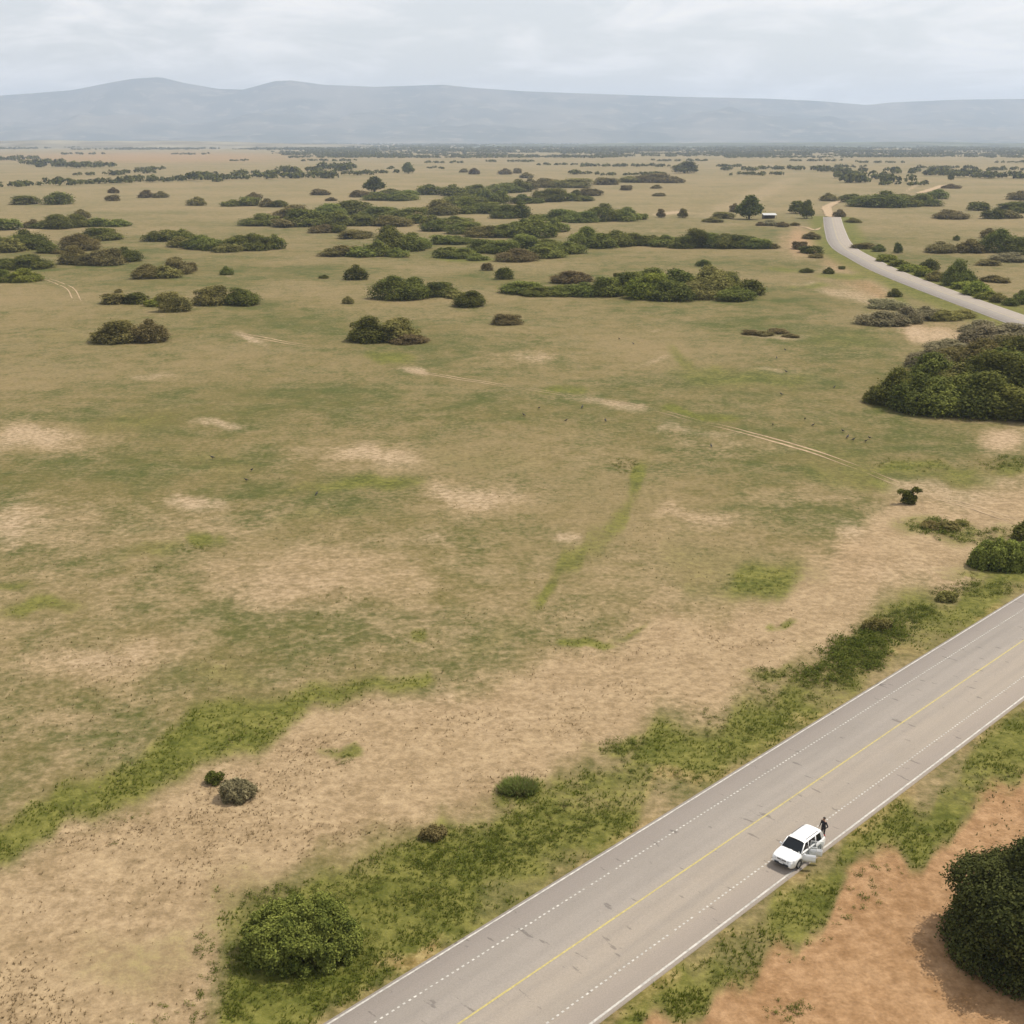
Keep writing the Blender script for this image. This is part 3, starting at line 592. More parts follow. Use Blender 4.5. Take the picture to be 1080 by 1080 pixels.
B, D_, O, Y, GR = 'brown', 'dark', 'olive', 'bright', 'grey'
CL = [
 ('green', 'at the far left edge beside a white bare spot', None, [(8, 243, 27, 13)]),
 ('green', 'in the far left tan field', 'shrub pair in the far left field', [(28, 216, 30, 10), (62, 216, 28, 14)]),
 ('brown', 'one behind the other at left', 'small brown pair', [(120, 204, 11, 6), (119, 212, 14, 7)]),
 ('brown', 'side by side in the left tan field', 'brown twin shrubs', [(154, 209, 15, 8), (169, 209, 15, 7)]),
 ('green', 'forming a long low row at left', 'long low row at left', [(36, 241, 16, 8, B), (47, 242, 24, 10), (62, 242, 30, 12), (82, 240, 28, 12), (103, 240, 26, 10), (123, 239, 22, 10), (86, 231, 14, 9, B)]),
 ('dark', 'at the left edge', 'dark thicket at the left edge', [(-4, 262, 26, 12), (10, 268, 26, 12, O), (28, 265, 34, 16), (50, 268, 22, 13), (60, 268, 14, 5, O), (8, 283, 34, 10), (32, 284, 40, 15), (-2, 298, 30, 14)]),
 ('bright', 'at the left edge next to a faint track', None, [(24, 298, 34, 14)]),
 ('olive', 'right of the left-edge thicket', 'olive and brown thicket at left', [(105, 255, 34, 12, 'green'), (84, 264, 32, 15), (80, 279, 28, 15), (96, 281, 30, 14, B), (113, 281, 30, 15, B), (132, 278, 28, 13, D_)]),
 ('olive', 'with a grey leafless patch at left', 'olive and grey group at left', [(156, 295, 28, 17), (176, 295, 28, 12), (187, 290, 26, 20, B), (200, 287, 16, 11)]),
 ('olive', 'alone in the tan field, low and round', None, [(208, 217, 21, 9)]),
 ('green', 'in the tan field at left', 'small shrubs in the tan field', [(246, 218, 22, 9), (262, 218, 22, 11), (268, 209, 12, 6, B), (282, 219, 14, 7, B), (294, 219, 14, 7)]),
 ('green', 'at left, the upper of two joined groups', 'upper joined group at left', [(163, 255, 24, 11), (178, 255, 26, 13), (192, 255, 26, 12)]),
 ('green', 'stretching left of centre', 'green thicket left of centre', [(190, 262, 20, 12, O), (200, 263, 17, 11, D_), (214, 264, 24, 13), (228, 264, 24, 13), (240, 267, 24, 8, O), (255, 265, 34, 18), (274, 265, 30, 16), (290, 263, 20, 12)]),
 ('dark', 'tiny and round beside a white bare spot', None, [(239, 290, 13, 9)]),
 ('olive', 'above the two-lobed bush at left', 'low group in the left pasture', [(122, 322, 26, 10), (143, 320, 22, 13, D_), (125, 308, 7, 5), (166, 324, 20, 9, Y), (183, 331, 28, 17)]),
 ('olive', 'forming the flat-topped bush at left', 'flat-topped bush', [(224, 323, 38, 21), (254, 323, 38, 19, D_)]),
 ('olive', 'forming the two-lobed bush nearest at left', 'two-lobed bush', [(124, 363, 50, 26), (158, 362, 34, 25, B)]),
 ('dark', 'tiny, on open grass left of a round one', None, [(342, 294, 10, 4)]),
 ('green', 'left of the central mass', 'broad thicket left of the centre', [(278, 239, 30, 12), (310, 231, 36, 12, O), (345, 229, 34, 12), (372, 227, 40, 12), (402, 230, 40, 12), (432, 232, 36, 12), (300, 240, 24, 8, B), (325, 239, 42, 15), (356, 239, 38, 15), (384, 239, 34, 13), (412, 239, 36, 11, O), (440, 237, 22, 10), (340, 246, 22, 11, B), (357, 246, 16, 8), (376, 253, 30, 9, O)]),
 ('brown', 'in the tan field behind the broad thicket', 'brown pair in the tan field', [(338, 206, 20, 7), (349, 212, 12, 4)]),
 ('green', 'around the dome-shaped tree', 'shrubs around the dome tree', [(380, 208, 18, 7, B), (400, 212, 30, 6), (424, 212, 30, 7), (412, 205, 20, 6), (430, 206, 20, 8)]),
 ('green', 'in front of the central mass', 'front thicket left of centre', [(352, 272, 26, 8, O), (366, 272, 24, 10, O), (382, 272, 26, 14), (398, 271, 26, 13), (412, 266, 28, 21), (432, 266, 26, 18), (418, 272, 20, 9), (446, 262, 16, 12)]),
 ('green', 'of the big central mass', 'big central mass of shrubs', [(453, 206, 24, 10), (478, 207, 26, 12), (502, 206, 28, 12), (530, 204, 32, 12), (547, 203, 22, 10), (559, 200, 15, 9, B), (490, 216, 38, 14), (511, 214, 24, 12, D_), (527, 215, 22, 12), (465, 227, 40, 15, O), (490, 226, 32, 13), (515, 226, 32, 13), (533, 231, 26, 17, D_), (548, 230, 18, 15, D_), (440, 235, 24, 11, B), (455, 238, 22, 9), (480, 237, 32, 12), (460, 245, 30, 14, D_), (490, 247, 32, 14), (508, 251, 30, 13, O), (530, 250, 30, 17), (546, 247, 26, 13), (562, 251, 40, 19), (585, 245, 24, 13), (466, 259, 22, 11), (482, 258, 26, 10), (510, 267, 28, 12), (530, 267, 32, 13), (555, 264, 32, 15), (577, 263, 32, 13), (470, 273, 26, 14), (488, 274, 34, 13), (503, 275, 18, 7), (545, 276, 28, 12, B), (573, 274, 38, 17), (600, 269, 26, 15)]),
 ('olive', 'small and lone below the central mass', 'two small shrubs below the central mass', [(514, 286, 12, 9, B), (532, 295, 18, 14, D_)]),
 ('green', 'low, right of the central mass', 'low group right of the central mass', [(550, 215, 20, 9, D_), (566, 215, 16, 8), (580, 213, 26, 11), (597, 212, 24, 10), (615, 212, 20, 6), (566, 207, 7, 6, B), (607, 209, 8, 7, D_)]),
 ('olive', 'grey-brown and rounded in the tan field', None, [(623, 207, 24, 8)]),
 ('brown', 'tiny, in the tan field right of centre', 'tiny brown shrubs in the tan field', [(660, 201, 14, 6), (692, 199, 11, 4), (695, 207, 14, 3)]),
 ('olive', 'in a thin line behind the central mass', 'thin line behind the central mass', [(576, 198, 30, 8), (604, 198, 38, 10), (640, 195, 26, 8), (664, 193, 22, 6), (688, 193, 30, 6, B), (708, 193, 24, 5, B)]),
 ('green', 'left of the pale strip', 'long thicket by the pale strip', [(572, 233, 22, 6, O), (592, 234, 32, 12), (612, 235, 34, 12), (636, 234, 32, 14), (658, 234, 26, 12), (674, 232, 18, 8), (661, 226, 16, 8), (592, 224, 6, 4, D_)]),
 ('green', 'of the long belt, left half', 'left half of the long belt', [(617, 262, 26, 20), (634, 263, 28, 14), (650, 261, 26, 14), (668, 259, 28, 14), (682, 260, 22, 10)]),
 ('green', 'of the long belt, right half', 'right half of the long belt', [(702, 261, 30, 11), (720, 262, 24, 13), (735, 262, 30, 16, D_), (748, 262, 26, 16, D_), (763, 262, 28, 17), (781, 262, 28, 14, D_), (799, 263, 28, 10), (813, 263, 14, 7, O)]),
 ('dark', 'small, alone above the big dark thicket', None, [(742, 281, 14, 8)]),
 ('green', 'below the long belt', 'big dark thicket right of centre', [(551, 310, 32, 15), (570, 312, 30, 14), (603, 300, 36, 15, B), (592, 313, 34, 15), (615, 314, 34, 16), (640, 314, 34, 17), (651, 297, 9, 9, D_), (662, 312, 34, 27), (683, 315, 34, 22, Y), (688, 306, 36, 24, D_), (704, 317, 36, 20, D_), (716, 312, 36, 26, D_), (735, 317, 38, 18, O), (748, 312, 38, 26, O), (766, 311, 38, 28), (775, 318, 36, 16), (791, 311, 24, 18, D_)]),
 ('dark', 'round and lone, upper left of the joined clump', None, [(376, 296, 22, 16)]),
 ('olive', 'tiny and round, above the double-domed bush', None, [(367, 321, 11, 8)]),
 ('dark', 'above the double-domed bush', 'dark clump left of centre', [(416, 316, 34, 20), (436, 315, 30, 18), (462, 312, 32, 21), (482, 315, 22, 8, O), (497, 325, 27, 18)]),
 ('brown', 'small, faded and lone in the central pasture', None, [(535, 344, 31, 13)]),
 ('dark', 'forming the double-domed bush', 'double-domed bush', [(389, 362, 44, 27), (420, 361, 44, 25, O), (432, 363, 40, 9, B)]),
 ('olive', 'low, beside the tree left of the shed', 'low growth beside the shed tree', [(775, 224, 13, 9, B), (763, 231, 24, 8), (752, 235, 20, 5)]),
 ('brown', 'low, in front of the shed', 'low growth in front of the shed', [(802, 238, 9, 4), (813, 238, 18, 5, GR), (825, 240, 12, 6), (838, 239, 8, 5, O)]),
 ('olive', 'grey-green, beside the pale dirt road', None, [(874, 212, 17, 8)]),
 ('green', 'right of the pale dirt road', 'flat thicket by the dirt road', [(896, 214, 20, 8), (912, 218, 30, 11), (932, 219, 34, 14), (952, 219, 32, 13), (972, 218, 28, 11), (988, 210, 18, 8)]),
 ('brown', 'right beside the end of the asphalt', 'shrubs at the end of the asphalt', [(885, 229, 13, 8), (900, 235, 16, 5, O)]),
 ('olive', 'on the left of the road bend', 'shrubs left of the road bend', [(844, 264, 16, 8, B), (855, 269, 20, 12, D_), (861, 273, 14, 6), (856, 253, 15, 8, B)]),
 ('dark', 'on reddish ground inside the road bend', 'tiny shrubs inside the road bend', [(851, 288, 13, 5), (874, 289, 12, 7), (888, 284, 8, 4)]),
 ('dark', 'leggy, beside the curved road on its left', None, [(943, 313, 15, 9)]),
 ('bright', 'along the curved road', 'hedge along the curved road', [(912, 263, 20, 5, O), (927, 265, 11, 8, D_), (947, 268, 9, 8, D_), (936, 277, 18, 7), (948, 281, 18, 9), (960, 286, 22, 11), (980, 286, 15, 11, D_), (974, 291, 18, 9), (988, 296, 22, 11, O), (1008, 301, 26, 20, D_), (1021, 300, 15, 15, D_), (1018, 307, 24, 11), (1030, 311, 24, 12), (1043, 316, 20, 9), (1053, 319, 14, 8, O)]),
 ('dark', 'at the right edge beside the curved road', 'shrubs at the right edge by the road', [(1066, 323, 16, 8), (1078, 321, 20, 14)]),
 ('brown', 'long and low in the right-hand field', None, [(1001, 231, 37, 9)]),
 ('dark', 'scattered over the far right field', 'scattered group in the far right field', [(1033, 222, 22, 9), (1047, 231, 22, 10), (1063, 231, 26, 8, B), (1074, 225, 36, 9), (1076, 211, 22, 9, B)]),
 ('brown', 'round and lone in the right-hand field', None, [(1043, 252, 20, 11)]),
 ('dark', 'tiny, between the round shrubs of the right-hand field', None, [(1009, 254, 7, 6)]),
 ('dark', 'in a row across the right-hand field', 'row across the right-hand field', [(992, 268, 25, 14, B), (1021, 267, 22, 13, O), (1034, 267, 16, 11), (1054, 268, 30, 22), (1075, 270, 30, 16), (1064, 276, 36, 9, GR)]),
 ('brown', 'flat and low, in front of the right-hand row', 'flat scrub in the right-hand field', [(1043, 281, 26, 6), (1050, 299, 28, 8, O)]),
 ('grey', 'left of the curved road', 'leafless shrubs on the slope', [(930, 344, 34, 15), (946, 345, 18, 15), (957, 341, 30, 13), (975, 339, 34, 14), (995, 338, 32, 13, O), (1012, 337, 24, 9, O), (935, 326, 34, 8)]),
 ('dark', 'at the right edge', 'large thicket at the right edge', [(1036, 353, 38, 11, GR), (1063, 360, 44, 15, GR), (1000, 374, 34, 16, GR), (1030, 371, 46, 22, GR), (1068, 376, 50, 24, O), (978, 388, 38, 18, GR), (1004, 391, 46, 26, O), (1034, 392, 48, 28, O), (1066, 394, 50, 30), (1096, 392, 50, 32, O),
   (946, 404, 14, 13), (958, 410, 40, 24, O), (983, 412, 48, 32), (1010, 414, 52, 34, O), (1040, 416, 54, 38), (1070, 416, 54, 40), (1100, 418, 56, 42), (925, 428, 30, 24), (943, 431, 42, 30), (966, 434, 46, 34), (990, 437, 48, 36, 'green'), (1014, 440, 50, 36, 'green'), (1042, 442, 52, 40), (1070, 443, 52, 40, 'green'), (1100, 444, 56, 42)]),
 ('brown', 'in a thin line on the central pasture', 'thin tufted line', [(792, 354, 17, 6), (806, 354, 18, 7), (820, 354, 18, 7), (834, 355, 14, 5)]),
 ('dark', 'at the right edge above the white-lined road', None, [(1084, 572, 28, 26)]),
 ('olive', 'of the weedy patch beside the rutted track', 'weedy patch beside the track', [(983, 560, 24, 9), (998, 562, 24, 11), (1013, 556, 18, 7)]),
]
for kind, what, grp, items in CL: clump(items, kind, what, grp)
# far trees that stand out
for (x, y, w, h, kd, lab) in [(395, 203, 21, 14, D_, 'dark dome-shaped tree standing in the tan field left of centre'), (431, 183, 12, 10, D_, 'small dark round tree alone in the far tan field'), (722, 183, 24, 11, D_, 'bluish dark wide tree near the far woods'),
        (790, 232, 26, 22, D_, 'tall green tree standing just left of the shed'), (843, 226, 20, 12, D_, 'wide dark tree between the shed and the road'), (851, 231, 14, 17, D_, 'tall dark tree right beside the road end'),
        (697, 230, 9, 8, B, 'left of two tiny brown trees on the pale strip'), (720, 230, 11, 9, B, 'right of two tiny brown trees on the pale strip'), (1003, 190, 6, 6, D_, 'tiny dark tree beside the bright stretch of dirt road')]:
    shrub(x, y, w, h, kd, lab, None, 'tree', 'tree', 'tree')
for i, (x, y, w, h, kd, lab) in enumerate([(489, 182, 9, 4, B, 'left of two tiny brown shrubs far above the central mass'), (500, 184, 10, 7, B, 'right of two tiny brown shrubs far above the central mass'), (533, 184, 15, 6, B, 'left of three far brown shrubs in a slanting row'), (546, 183, 9, 6, B, 'middle of three far brown shrubs in a slanting row'), (555, 188, 15, 6, B, 'right of three far brown shrubs in a slanting row'), (1003, 199, 18, 4, B, 'flat brown shrub at the end of the bright dirt road')]):
    shrub(x, y, w, h, kd, lab, 'tiny far shrubs')

# ---- near plants, each with its own build
def plant(name, label, cat, px, py, lobes, n, leaf, kind, stems, asp=1.8, seed=1, group=None, lo=.03):
    c = G(px, py); root = empty(name, (c.x, c.y, gz1(c.x, c.y) - .03), 0)
    me = crown_mesh('crown', seed, lobes, n, leaf, asp=asp, lo=lo); me.materials[0] = LEAF[kind]; link('crown', me, None, root)
    bm = bmesh.new(); r = random.Random(seed)
    for (p, rad) in stems: bm_tube(bm, p, rad, 7)
    link('trunk', bm_mesh('trunk', bm, True), BARK, root)
    tag(root, label, cat, group); return root
def mound(seed, W, D, H, n, lr):
    r = random.Random(seed); L = [(0, 0, H * .35, W * .32, D * .32, H * .5)]
    for i in range(n):
        a = r.uniform(0, 6.283); t = math.sqrt(r.random()) * .86; x = math.cos(a) * W / 2 * t; y = math.sin(a) * D / 2 * t
        q = lr * r.uniform(.65, 1.2); z = max(.25 * q, (H - q * .8) * math.sqrt(max(0, 1 - t * t * .92)) * r.uniform(.60, 1.06)); L.append((x, y, z, q, q, q * r.uniform(.8, 1.05)))
    for i in range(int(W * 4.2)):
        a = 6.283 * i / int(W * 4.2) + r.uniform(-.1, .1); q = lr * r.uniform(.65, 1.0); f = 1 if i % 2 else .93; L.append((math.cos(a) * (W / 2 - q * .8) * f, math.sin(a) * (D / 2 - q * .8) * f, q * (.5 if i % 2 else 1.5), q, q, q))
    return L
def stems_for(seed, L, n, rad):
    r = random.Random(seed); S = []
    for i in range(n):
        l = L[r.randrange(len(L))]; b = Vector((r.uniform(-.4, .4), r.uniform(-.4, .4), -.1)); e = Vector(l[:3]); m = b.lerp(e, .5) + Vector((r.uniform(-.2, .2), r.uniform(-.2, .2), .25))
        S.append(([b, b.lerp(m, .6), m, e], [rad, rad * .8, rad * .55, rad * .2]))
    return S
Lm = mound(5, 8.2, 6.4, 3.4, 85, .66)
plant('shrub', 'large rounded dark green bush beside the lower left of the road', 'shrub', 318, 1000, Lm, 62000, .105, 'green', stems_for(5, Lm, 14, .07), 1.7, 5)
Lm = mound(8, 13.0, 11.5, 7.8, 90, 1.5)
plant('tree', 'big dark green tree on red soil at the lower right edge', 'tree', 1100, 1006, Lm, 110000, .125, 'deep', stems_for(8, Lm, 12, .13), 1.7, 8)
Lm = mound(11, 2.7, 2.3, 1.75, 16, .55)
plant('shrub', 'small grey-green half-dry bush on tan ground at left', 'shrub', 250, 843, Lm, 7000, .085, 'grey', stems_for(11, Lm, 8, .03), 2.6, 11)
Lm = mound(12, 1.5, 1.3, 1.15, 10, .36)
plant('shrub', 'little green shrub just behind the half-dry bush', 'shrub', 226, 826, Lm, 2600, .08, 'dark', stems_for(12, Lm, 5, .02), 1.8, 12)
Lm = mound(13, 2.3, 1.6, .95, 12, .36)
plant('shrub', 'low dark brown-green scrub in the roadside weeds', 'shrub', 457, 884, Lm, 3200, .08, 'brown', stems_for(13, Lm, 5, .02), 1.8, 13)
Lm = mound(14, 9.0, 5.4, 3.5, 44, .85)
plant('shrub', 'leafy dark green bush beside the road at the right edge', 'shrub', 1058, 597, Lm, 22000, .16, 'green', stems_for(14, Lm, 9, .06), 1.7, 14)
Lm = mound(15, 3.4, 2.0, 1.5, 14, .5)
plant('shrub', 'dark scrubby bush at the top of the roadside bank', 'shrub', 924, 664, Lm, 3500, .11, 'olive', stems_for(15, Lm, 5, .03), 1.8, 15)
Lm = mound(16, 2.6, 1.8, 1.2, 12, .45)
plant('shrub', 'small dark shrub on the bank near the leafy roadside bush', 'shrub', 998, 633, Lm, 2600, .11, 'olive', stems_for(16, Lm, 5, .03), 1.8, 16)
# lone forked small tree casting its shadow to the left
Lt = [(-1.2, 0, 1.9, .6, .6, .4), (-.2, .1, 1.5, .8, .7, .6), (.9, 0, 2.2, .6, .6, .45), (.4, -.3, 1.0, .8, .6, .6), (-.3, .2, .6, .8, .6, .6), (1.6, .2, 2.0, .4, .4, .3), (.3, 0, .4, .8, .6, .5)]
St = [([(0, 0, -.1), (.05, 0, .7), (-.4, 0, 1.5), (-.9, 0, 2.3)], [.16, .13, .08, .04]), ([(0, 0, -.1), (.15, 0, .8), (.5, .05, 1.7), (1.0, 0, 2.6)], [.15, .12, .08, .04]), ([(.1, 0, .5), (.5, 0, 1.4), (1.5, .2, 2.3)], [.08, .06, .03])]
plant('tree', 'lone small dark forked tree beside the rutted track', 'tree', 958, 531, Lt, 2600, .17, 'dark', St, 1.8, 17)

# ---- tall grass tussock and roadside weeds (blades and leaves as geometry)
def blades(P, h, lean, w, rng, nb):
    """nb grass blades around every point P (n,3); h (n,) heights; returns V,F (triangles)"""
    n = len(P); P = np.repeat(P, nb, 0); h = np.repeat(h, nb) * rng.uniform(.6, 1.15, n * nb); a = rng.uniform(0, 6.283, n * nb)
    d = np.stack([np.cos(a), np.sin(a), np.zeros_like(a)], 1); side = np.stack([-d[:, 1], d[:, 0], d[:, 2]], 1)
    P = P + d * (rng.random(n * nb)[:, None] * h[:, None] * .5)
    ww = w * rng.uniform(.6, 1.4, n * nb)[:, None]
    tip = P + d * (lean * h * rng.uniform(.3, 1.3, n * nb))[:, None] + np.array([0, 0, 1]) * h[:, None]
    V = np.stack([P - side * ww, P + side * ww, tip], 1).reshape(-1, 3); return V, np.arange(3 * n * nb).reshape(-1, 3)
GRASSM = mat('grass_blade', rough=.8, spec=.15)
_b = NB(GRASSM); _h_ = _b.attr('hue').outputs['Color']; _b.L.new(_h_, _b.p.inputs['Base Color']); _b.p.inputs['Specular IOR Level'].default_value = .04
_t = _b.n('ShaderNodeBsdfTranslucent'); _b.L.new(_h_, _t.inputs['Color']); _m = _b.n('ShaderNodeMixShader'); _m.inputs[0].default_value = .45
_b.L.new(_b.p.outputs[0], _m.inputs[1]); _b.L.new(_t.outputs[0], _m.inputs[2]); _b.L.new(_m.outputs[0], _b.N['Material Output'].inputs['Surface'])
_rg = np.random.default_rng(21)
def px_scatter(n, u0, u1, v0, v1):
    """points spread evenly over the ground as the photograph sees it"""
    u = _rg.uniform(u0, u1, n); v = _rg.uniform(v0, v1, n)
    dx = (u - 540) / FPX; dy = -(v - 540) / FPX; dz = -SP + dy * CP; t = -CH / dz
    return t * dx, t * (CP + dy * SP), u, v
def stuff_mesh(name, V, F, hue, label, cat):
    me = np_mesh(name, V, F); attr_c(me, 'hue', hue); o = link(name, me, GRASSM); tag(o, label, cat, kind='stuff'); return o
def lerp3(a, b, t): return np.array(a)[None] * (1 - t[:, None]) + np.array(b)[None] * t[:, None]
def scatter_grass():
    x, y, u, v = px_scatter(150000, -120, 1200, 640, 1180)
    dry, green, red, pale, org, far = cover(x, y); d = poly_dist(x, y, RA_C)
    patch = fbm(x / 2.2, y / 2.2, 91); n = len(x); q = _rg.random(n)
    off = d > HALF + .5
    # green grass on the verges and strips
    k = off & (green > .42) & (q < green * sstep(.30, .62, patch) * .9)
    P = np.stack([x[k], y[k], gz(x[k], y[k])], 1); h = .10 + .22 * patch[k] * _rg.random(k.sum()) + .03
    V, F = blades(P, h, .8, .035, _rg, 4); t = np.clip(_rg.normal(.5, .3, len(V) // 12), 0, 1); hue = np.repeat(lerp3((0.088, 0.116, 0.013), (0.180, 0.196, 0.036), t), 12, 0)
    stuff_mesh('grass', V, F, hue, 'short green grass on the road verges and damp strips', 'grass')
    # dead tufts on the bare ground
    pt = fbm(x / 6, y / 6, 95)
    k = off & (dry > .5) & (green < .3) & (q < .02 + .22 * sstep(.5, .72, pt))
    P = np.stack([x[k], y[k], gz(x[k], y[k])], 1); h = .06 + .16 * _rg.random(k.sum())
    V, F = blades(P, h, .9, .03, _rg, 4); t = np.clip(_rg.normal(.35, .3, len(V) // 12), 0, 1); hue = np.repeat(lerp3((0.176, 0.128, 0.068), (0.368, 0.272, 0.152), t), 12, 0)
    stuff_mesh('dry_grass', V, F, hue, 'dry straw tufts scattered over the bare tan bank', 'dry grass')
    # tufts of pasture
    x, y, u, v = px_scatter(60000, -120, 1200, 440, 900); dry, green, red, pale, org, far = cover(x, y); d = poly_dist(x, y, RA_C)
    k = (d > HALF + 3) & (dry < .6) & (_rg.random(len(x)) < .15 * sstep(.42, .66, fbm(x / 5, y / 5, 97)))
    P = np.stack([x[k], y[k], gz(x[k], y[k])], 1); h = .08 + .14 * _rg.random(k.sum())
    V, F = blades(P, h, .8, .05, _rg, 3); t = np.clip(_rg.normal(.4, .3, len(V) // 9), 0, 1); hue = np.repeat(lerp3((0.128, 0.116, 0.044), (0.264, 0.216, 0.104), t), 9, 0)
    stuff_mesh('pasture_grass', V, F, hue, 'sparse olive grass tufts over the grazed pasture', 'grass')
scatter_grass()
def weeds():
    # leafy weeds: patches given on the photo  (x, y, rx, ry, count, height)
    W = [(430, 930, 60, 30, 240, .45), (520, 890, 60, 22, 230, .45), (600, 860, 60, 16, 150, .4), (480, 960, 60, 22, 130, .35), (690, 815, 50, 12, 110, .35), (905, 690, 36, 20, 260, .75), (870, 712, 34, 14, 150, .6), (930, 668, 30, 14, 170, .7), (960, 650, 36, 12, 130, .5),
         (655, 788, 26, 11, 90, .5), (365, 801, 14, 8, 40, .3), (240, 1010, 34, 30, 120, .4), (380, 1000, 26, 30, 90, .45), (320, 945, 70, 12, 130, .5), (300, 1045, 60, 12, 90, .35), (760, 775, 50, 12, 110, .35), (820, 735, 50, 14, 120, .35), (1030, 622, 50, 10, 120, .5), (810, 712, 20, 7, 40, .4),
         (830, 1068, 30, 12, 50, .4), (1040, 565, 50, 10, 80, .6), (990, 556, 34, 9, 90, .7), (80, 860, 80, 10, 60, .25), (200, 800, 80, 18, 70, .25), (270, 760, 60, 12, 40, .2), (660, 490, 14, 10, 50, .4), (800, 612, 40, 14, 80, .3), (960, 490, 50, 8, 60, .4), (1060, 488, 34, 9, 80, .6), (352, 630, 18, 14, 16, .28), (345, 650, 12, 6, 8, .25), (385, 640, 14, 8, 7, .25), (152, 732, 13, 3, 10, .25), (195, 731, 6, 2, 4, .25), (118, 722, 6, 2, 4, .25), (300, 654, 8, 2, 4, .22), (165, 600, 14, 3, 8, .25), (205, 577, 16, 6, 24, .3), (118, 888, 5, 3, 5, .35), (145, 840, 5, 3, 4, .35)]
    Ps = []; Hs = []
    for cx, cy, rx, ry, n, h in W:
        if cy > 720: n = int(n * .5); h *= .8
        a = _rg.uniform(0, 6.283, n); t = np.sqrt(_rg.random(n)); t = t * (0.5 + .5 * _rg.random(n))
        for px, py in zip(cx + np.cos(a) * rx * t * 1.25, cy + np.sin(a) * ry * t * 1.25):
            p = G(px, py); Ps.append((p.x, p.y)); Hs.append(h * _rg.uniform(.45, 1.2))
    # a loose, uneven band of weeds along both verges of the near road
    for side, d0, d1, n in ((-1, 1.6, 9.5, 2300), (1, 1.2, 6.5, 1500)):
        a = _rg.uniform(60, 240, n); d = d0 + (d1 - d0) * _rg.beta(1.6, 1.6, n); q = _rg.random(n)
        X = S0.x + RU.x * a + side * RN.x * (HALF + d); Y = S0.y + RU.y * a + side * RN.y * (HALF + d)
        keep = q < sstep(.40, .66, fbm(X / 4.5, Y / 4.5, 55))
        for x_, y_ in zip(X[keep], Y[keep]): Ps.append((x_, y_)); Hs.append(.30 * _rg.uniform(.5, 1.3))
    Ps = np.array(Ps); Hs = np.array(Hs); k = poly_dist(Ps[:, 0], Ps[:, 1], RA_C) > HALF + .9; Ps = Ps[k]; Hs = Hs[k]; n = len(Ps)
    z = gz(Ps[:, 0], Ps[:, 1]); nl = 34
    c = np.repeat(np.column_stack([Ps, z]), nl, 0); H = np.repeat(Hs, nl); m = len(c)
    dd = _rg.normal(size=(m, 3)); dd /= np.linalg.norm(dd, axis=1)[:, None]; dd[:, 2] = np.abs(dd[:, 2])
    r = _rg.random(m) ** .5; P = c + dd * (r * H)[:, None] * np.array([1.0, 1.0, .95]) + np.array([0, 0, .03])
    nn = dd * .6 + _rg.normal(size=(m, 3)) * .5 + np.array([0, 0, .6]); nn /= np.linalg.norm(nn, axis=1)[:, None]
    a = np.cross(nn, _rg.normal(size=(m, 3))); a /= np.linalg.norm(a, axis=1)[:, None]; b = np.cross(nn, a); s = (H * .17 * _rg.uniform(.6, 1.3, m))[:, None]
    V = np.stack([P - a * s, P - b * s * .5, P + a * s, P + b * s * .5], 1).reshape(-1, 3)
    t = np.clip(_rg.normal(.45, .28, n), 0, 1); t = np.clip(np.repeat(t, nl) + _rg.normal(0, .15, m), 0, 1)
    hue = np.repeat(lerp3((0.072, 0.096, 0.014), (0.180, 0.196, 0.042), t), 4, 0)
    stuff_mesh('roadside_weeds', V, np.arange(4 * m).reshape(m, 4), hue, 'leafy green weeds growing thick along the roadside ditch', 'weeds')
weeds()
def tussock():
    c = G(547, 834); root = empty('grass_tussock', (c.x, c.y, gz1(c.x, c.y)))
    r = np.random.default_rng(3); n = 420; a = r.uniform(0, 6.283, n); t = np.sqrt(r.random(n)); P = np.stack([np.cos(a) * t * 1.55, np.sin(a) * t * 1.2, np.zeros(n)], 1)
    h = (1.05 - .6 * t) * r.uniform(.45, 1.15, n)
    for nm, sl, c0, c1 in (('green_blades', slice(0, 330), (0.111, 0.153, 0.030), (0.255, 0.289, 0.085)), ('dry_blades', slice(330, n), (0.136, 0.119, 0.043), (0.238, 0.204, 0.093))):
        V, F = blades(P[sl], h[sl], 1.0, .05, r, 9); q = np.clip(r.normal(.5, .3, len(V) // 3), 0, 1); me = np_mesh(nm, V, F); attr_c(me, 'hue', np.repeat(lerp3(c0, c1, q), 3, 0)); o = link(nm, me, GRASSM, root); o['kind'] = 'stuff'
    tag(root, 'tall round green grass tussock on the roadside bank', 'tussock')
tussock()

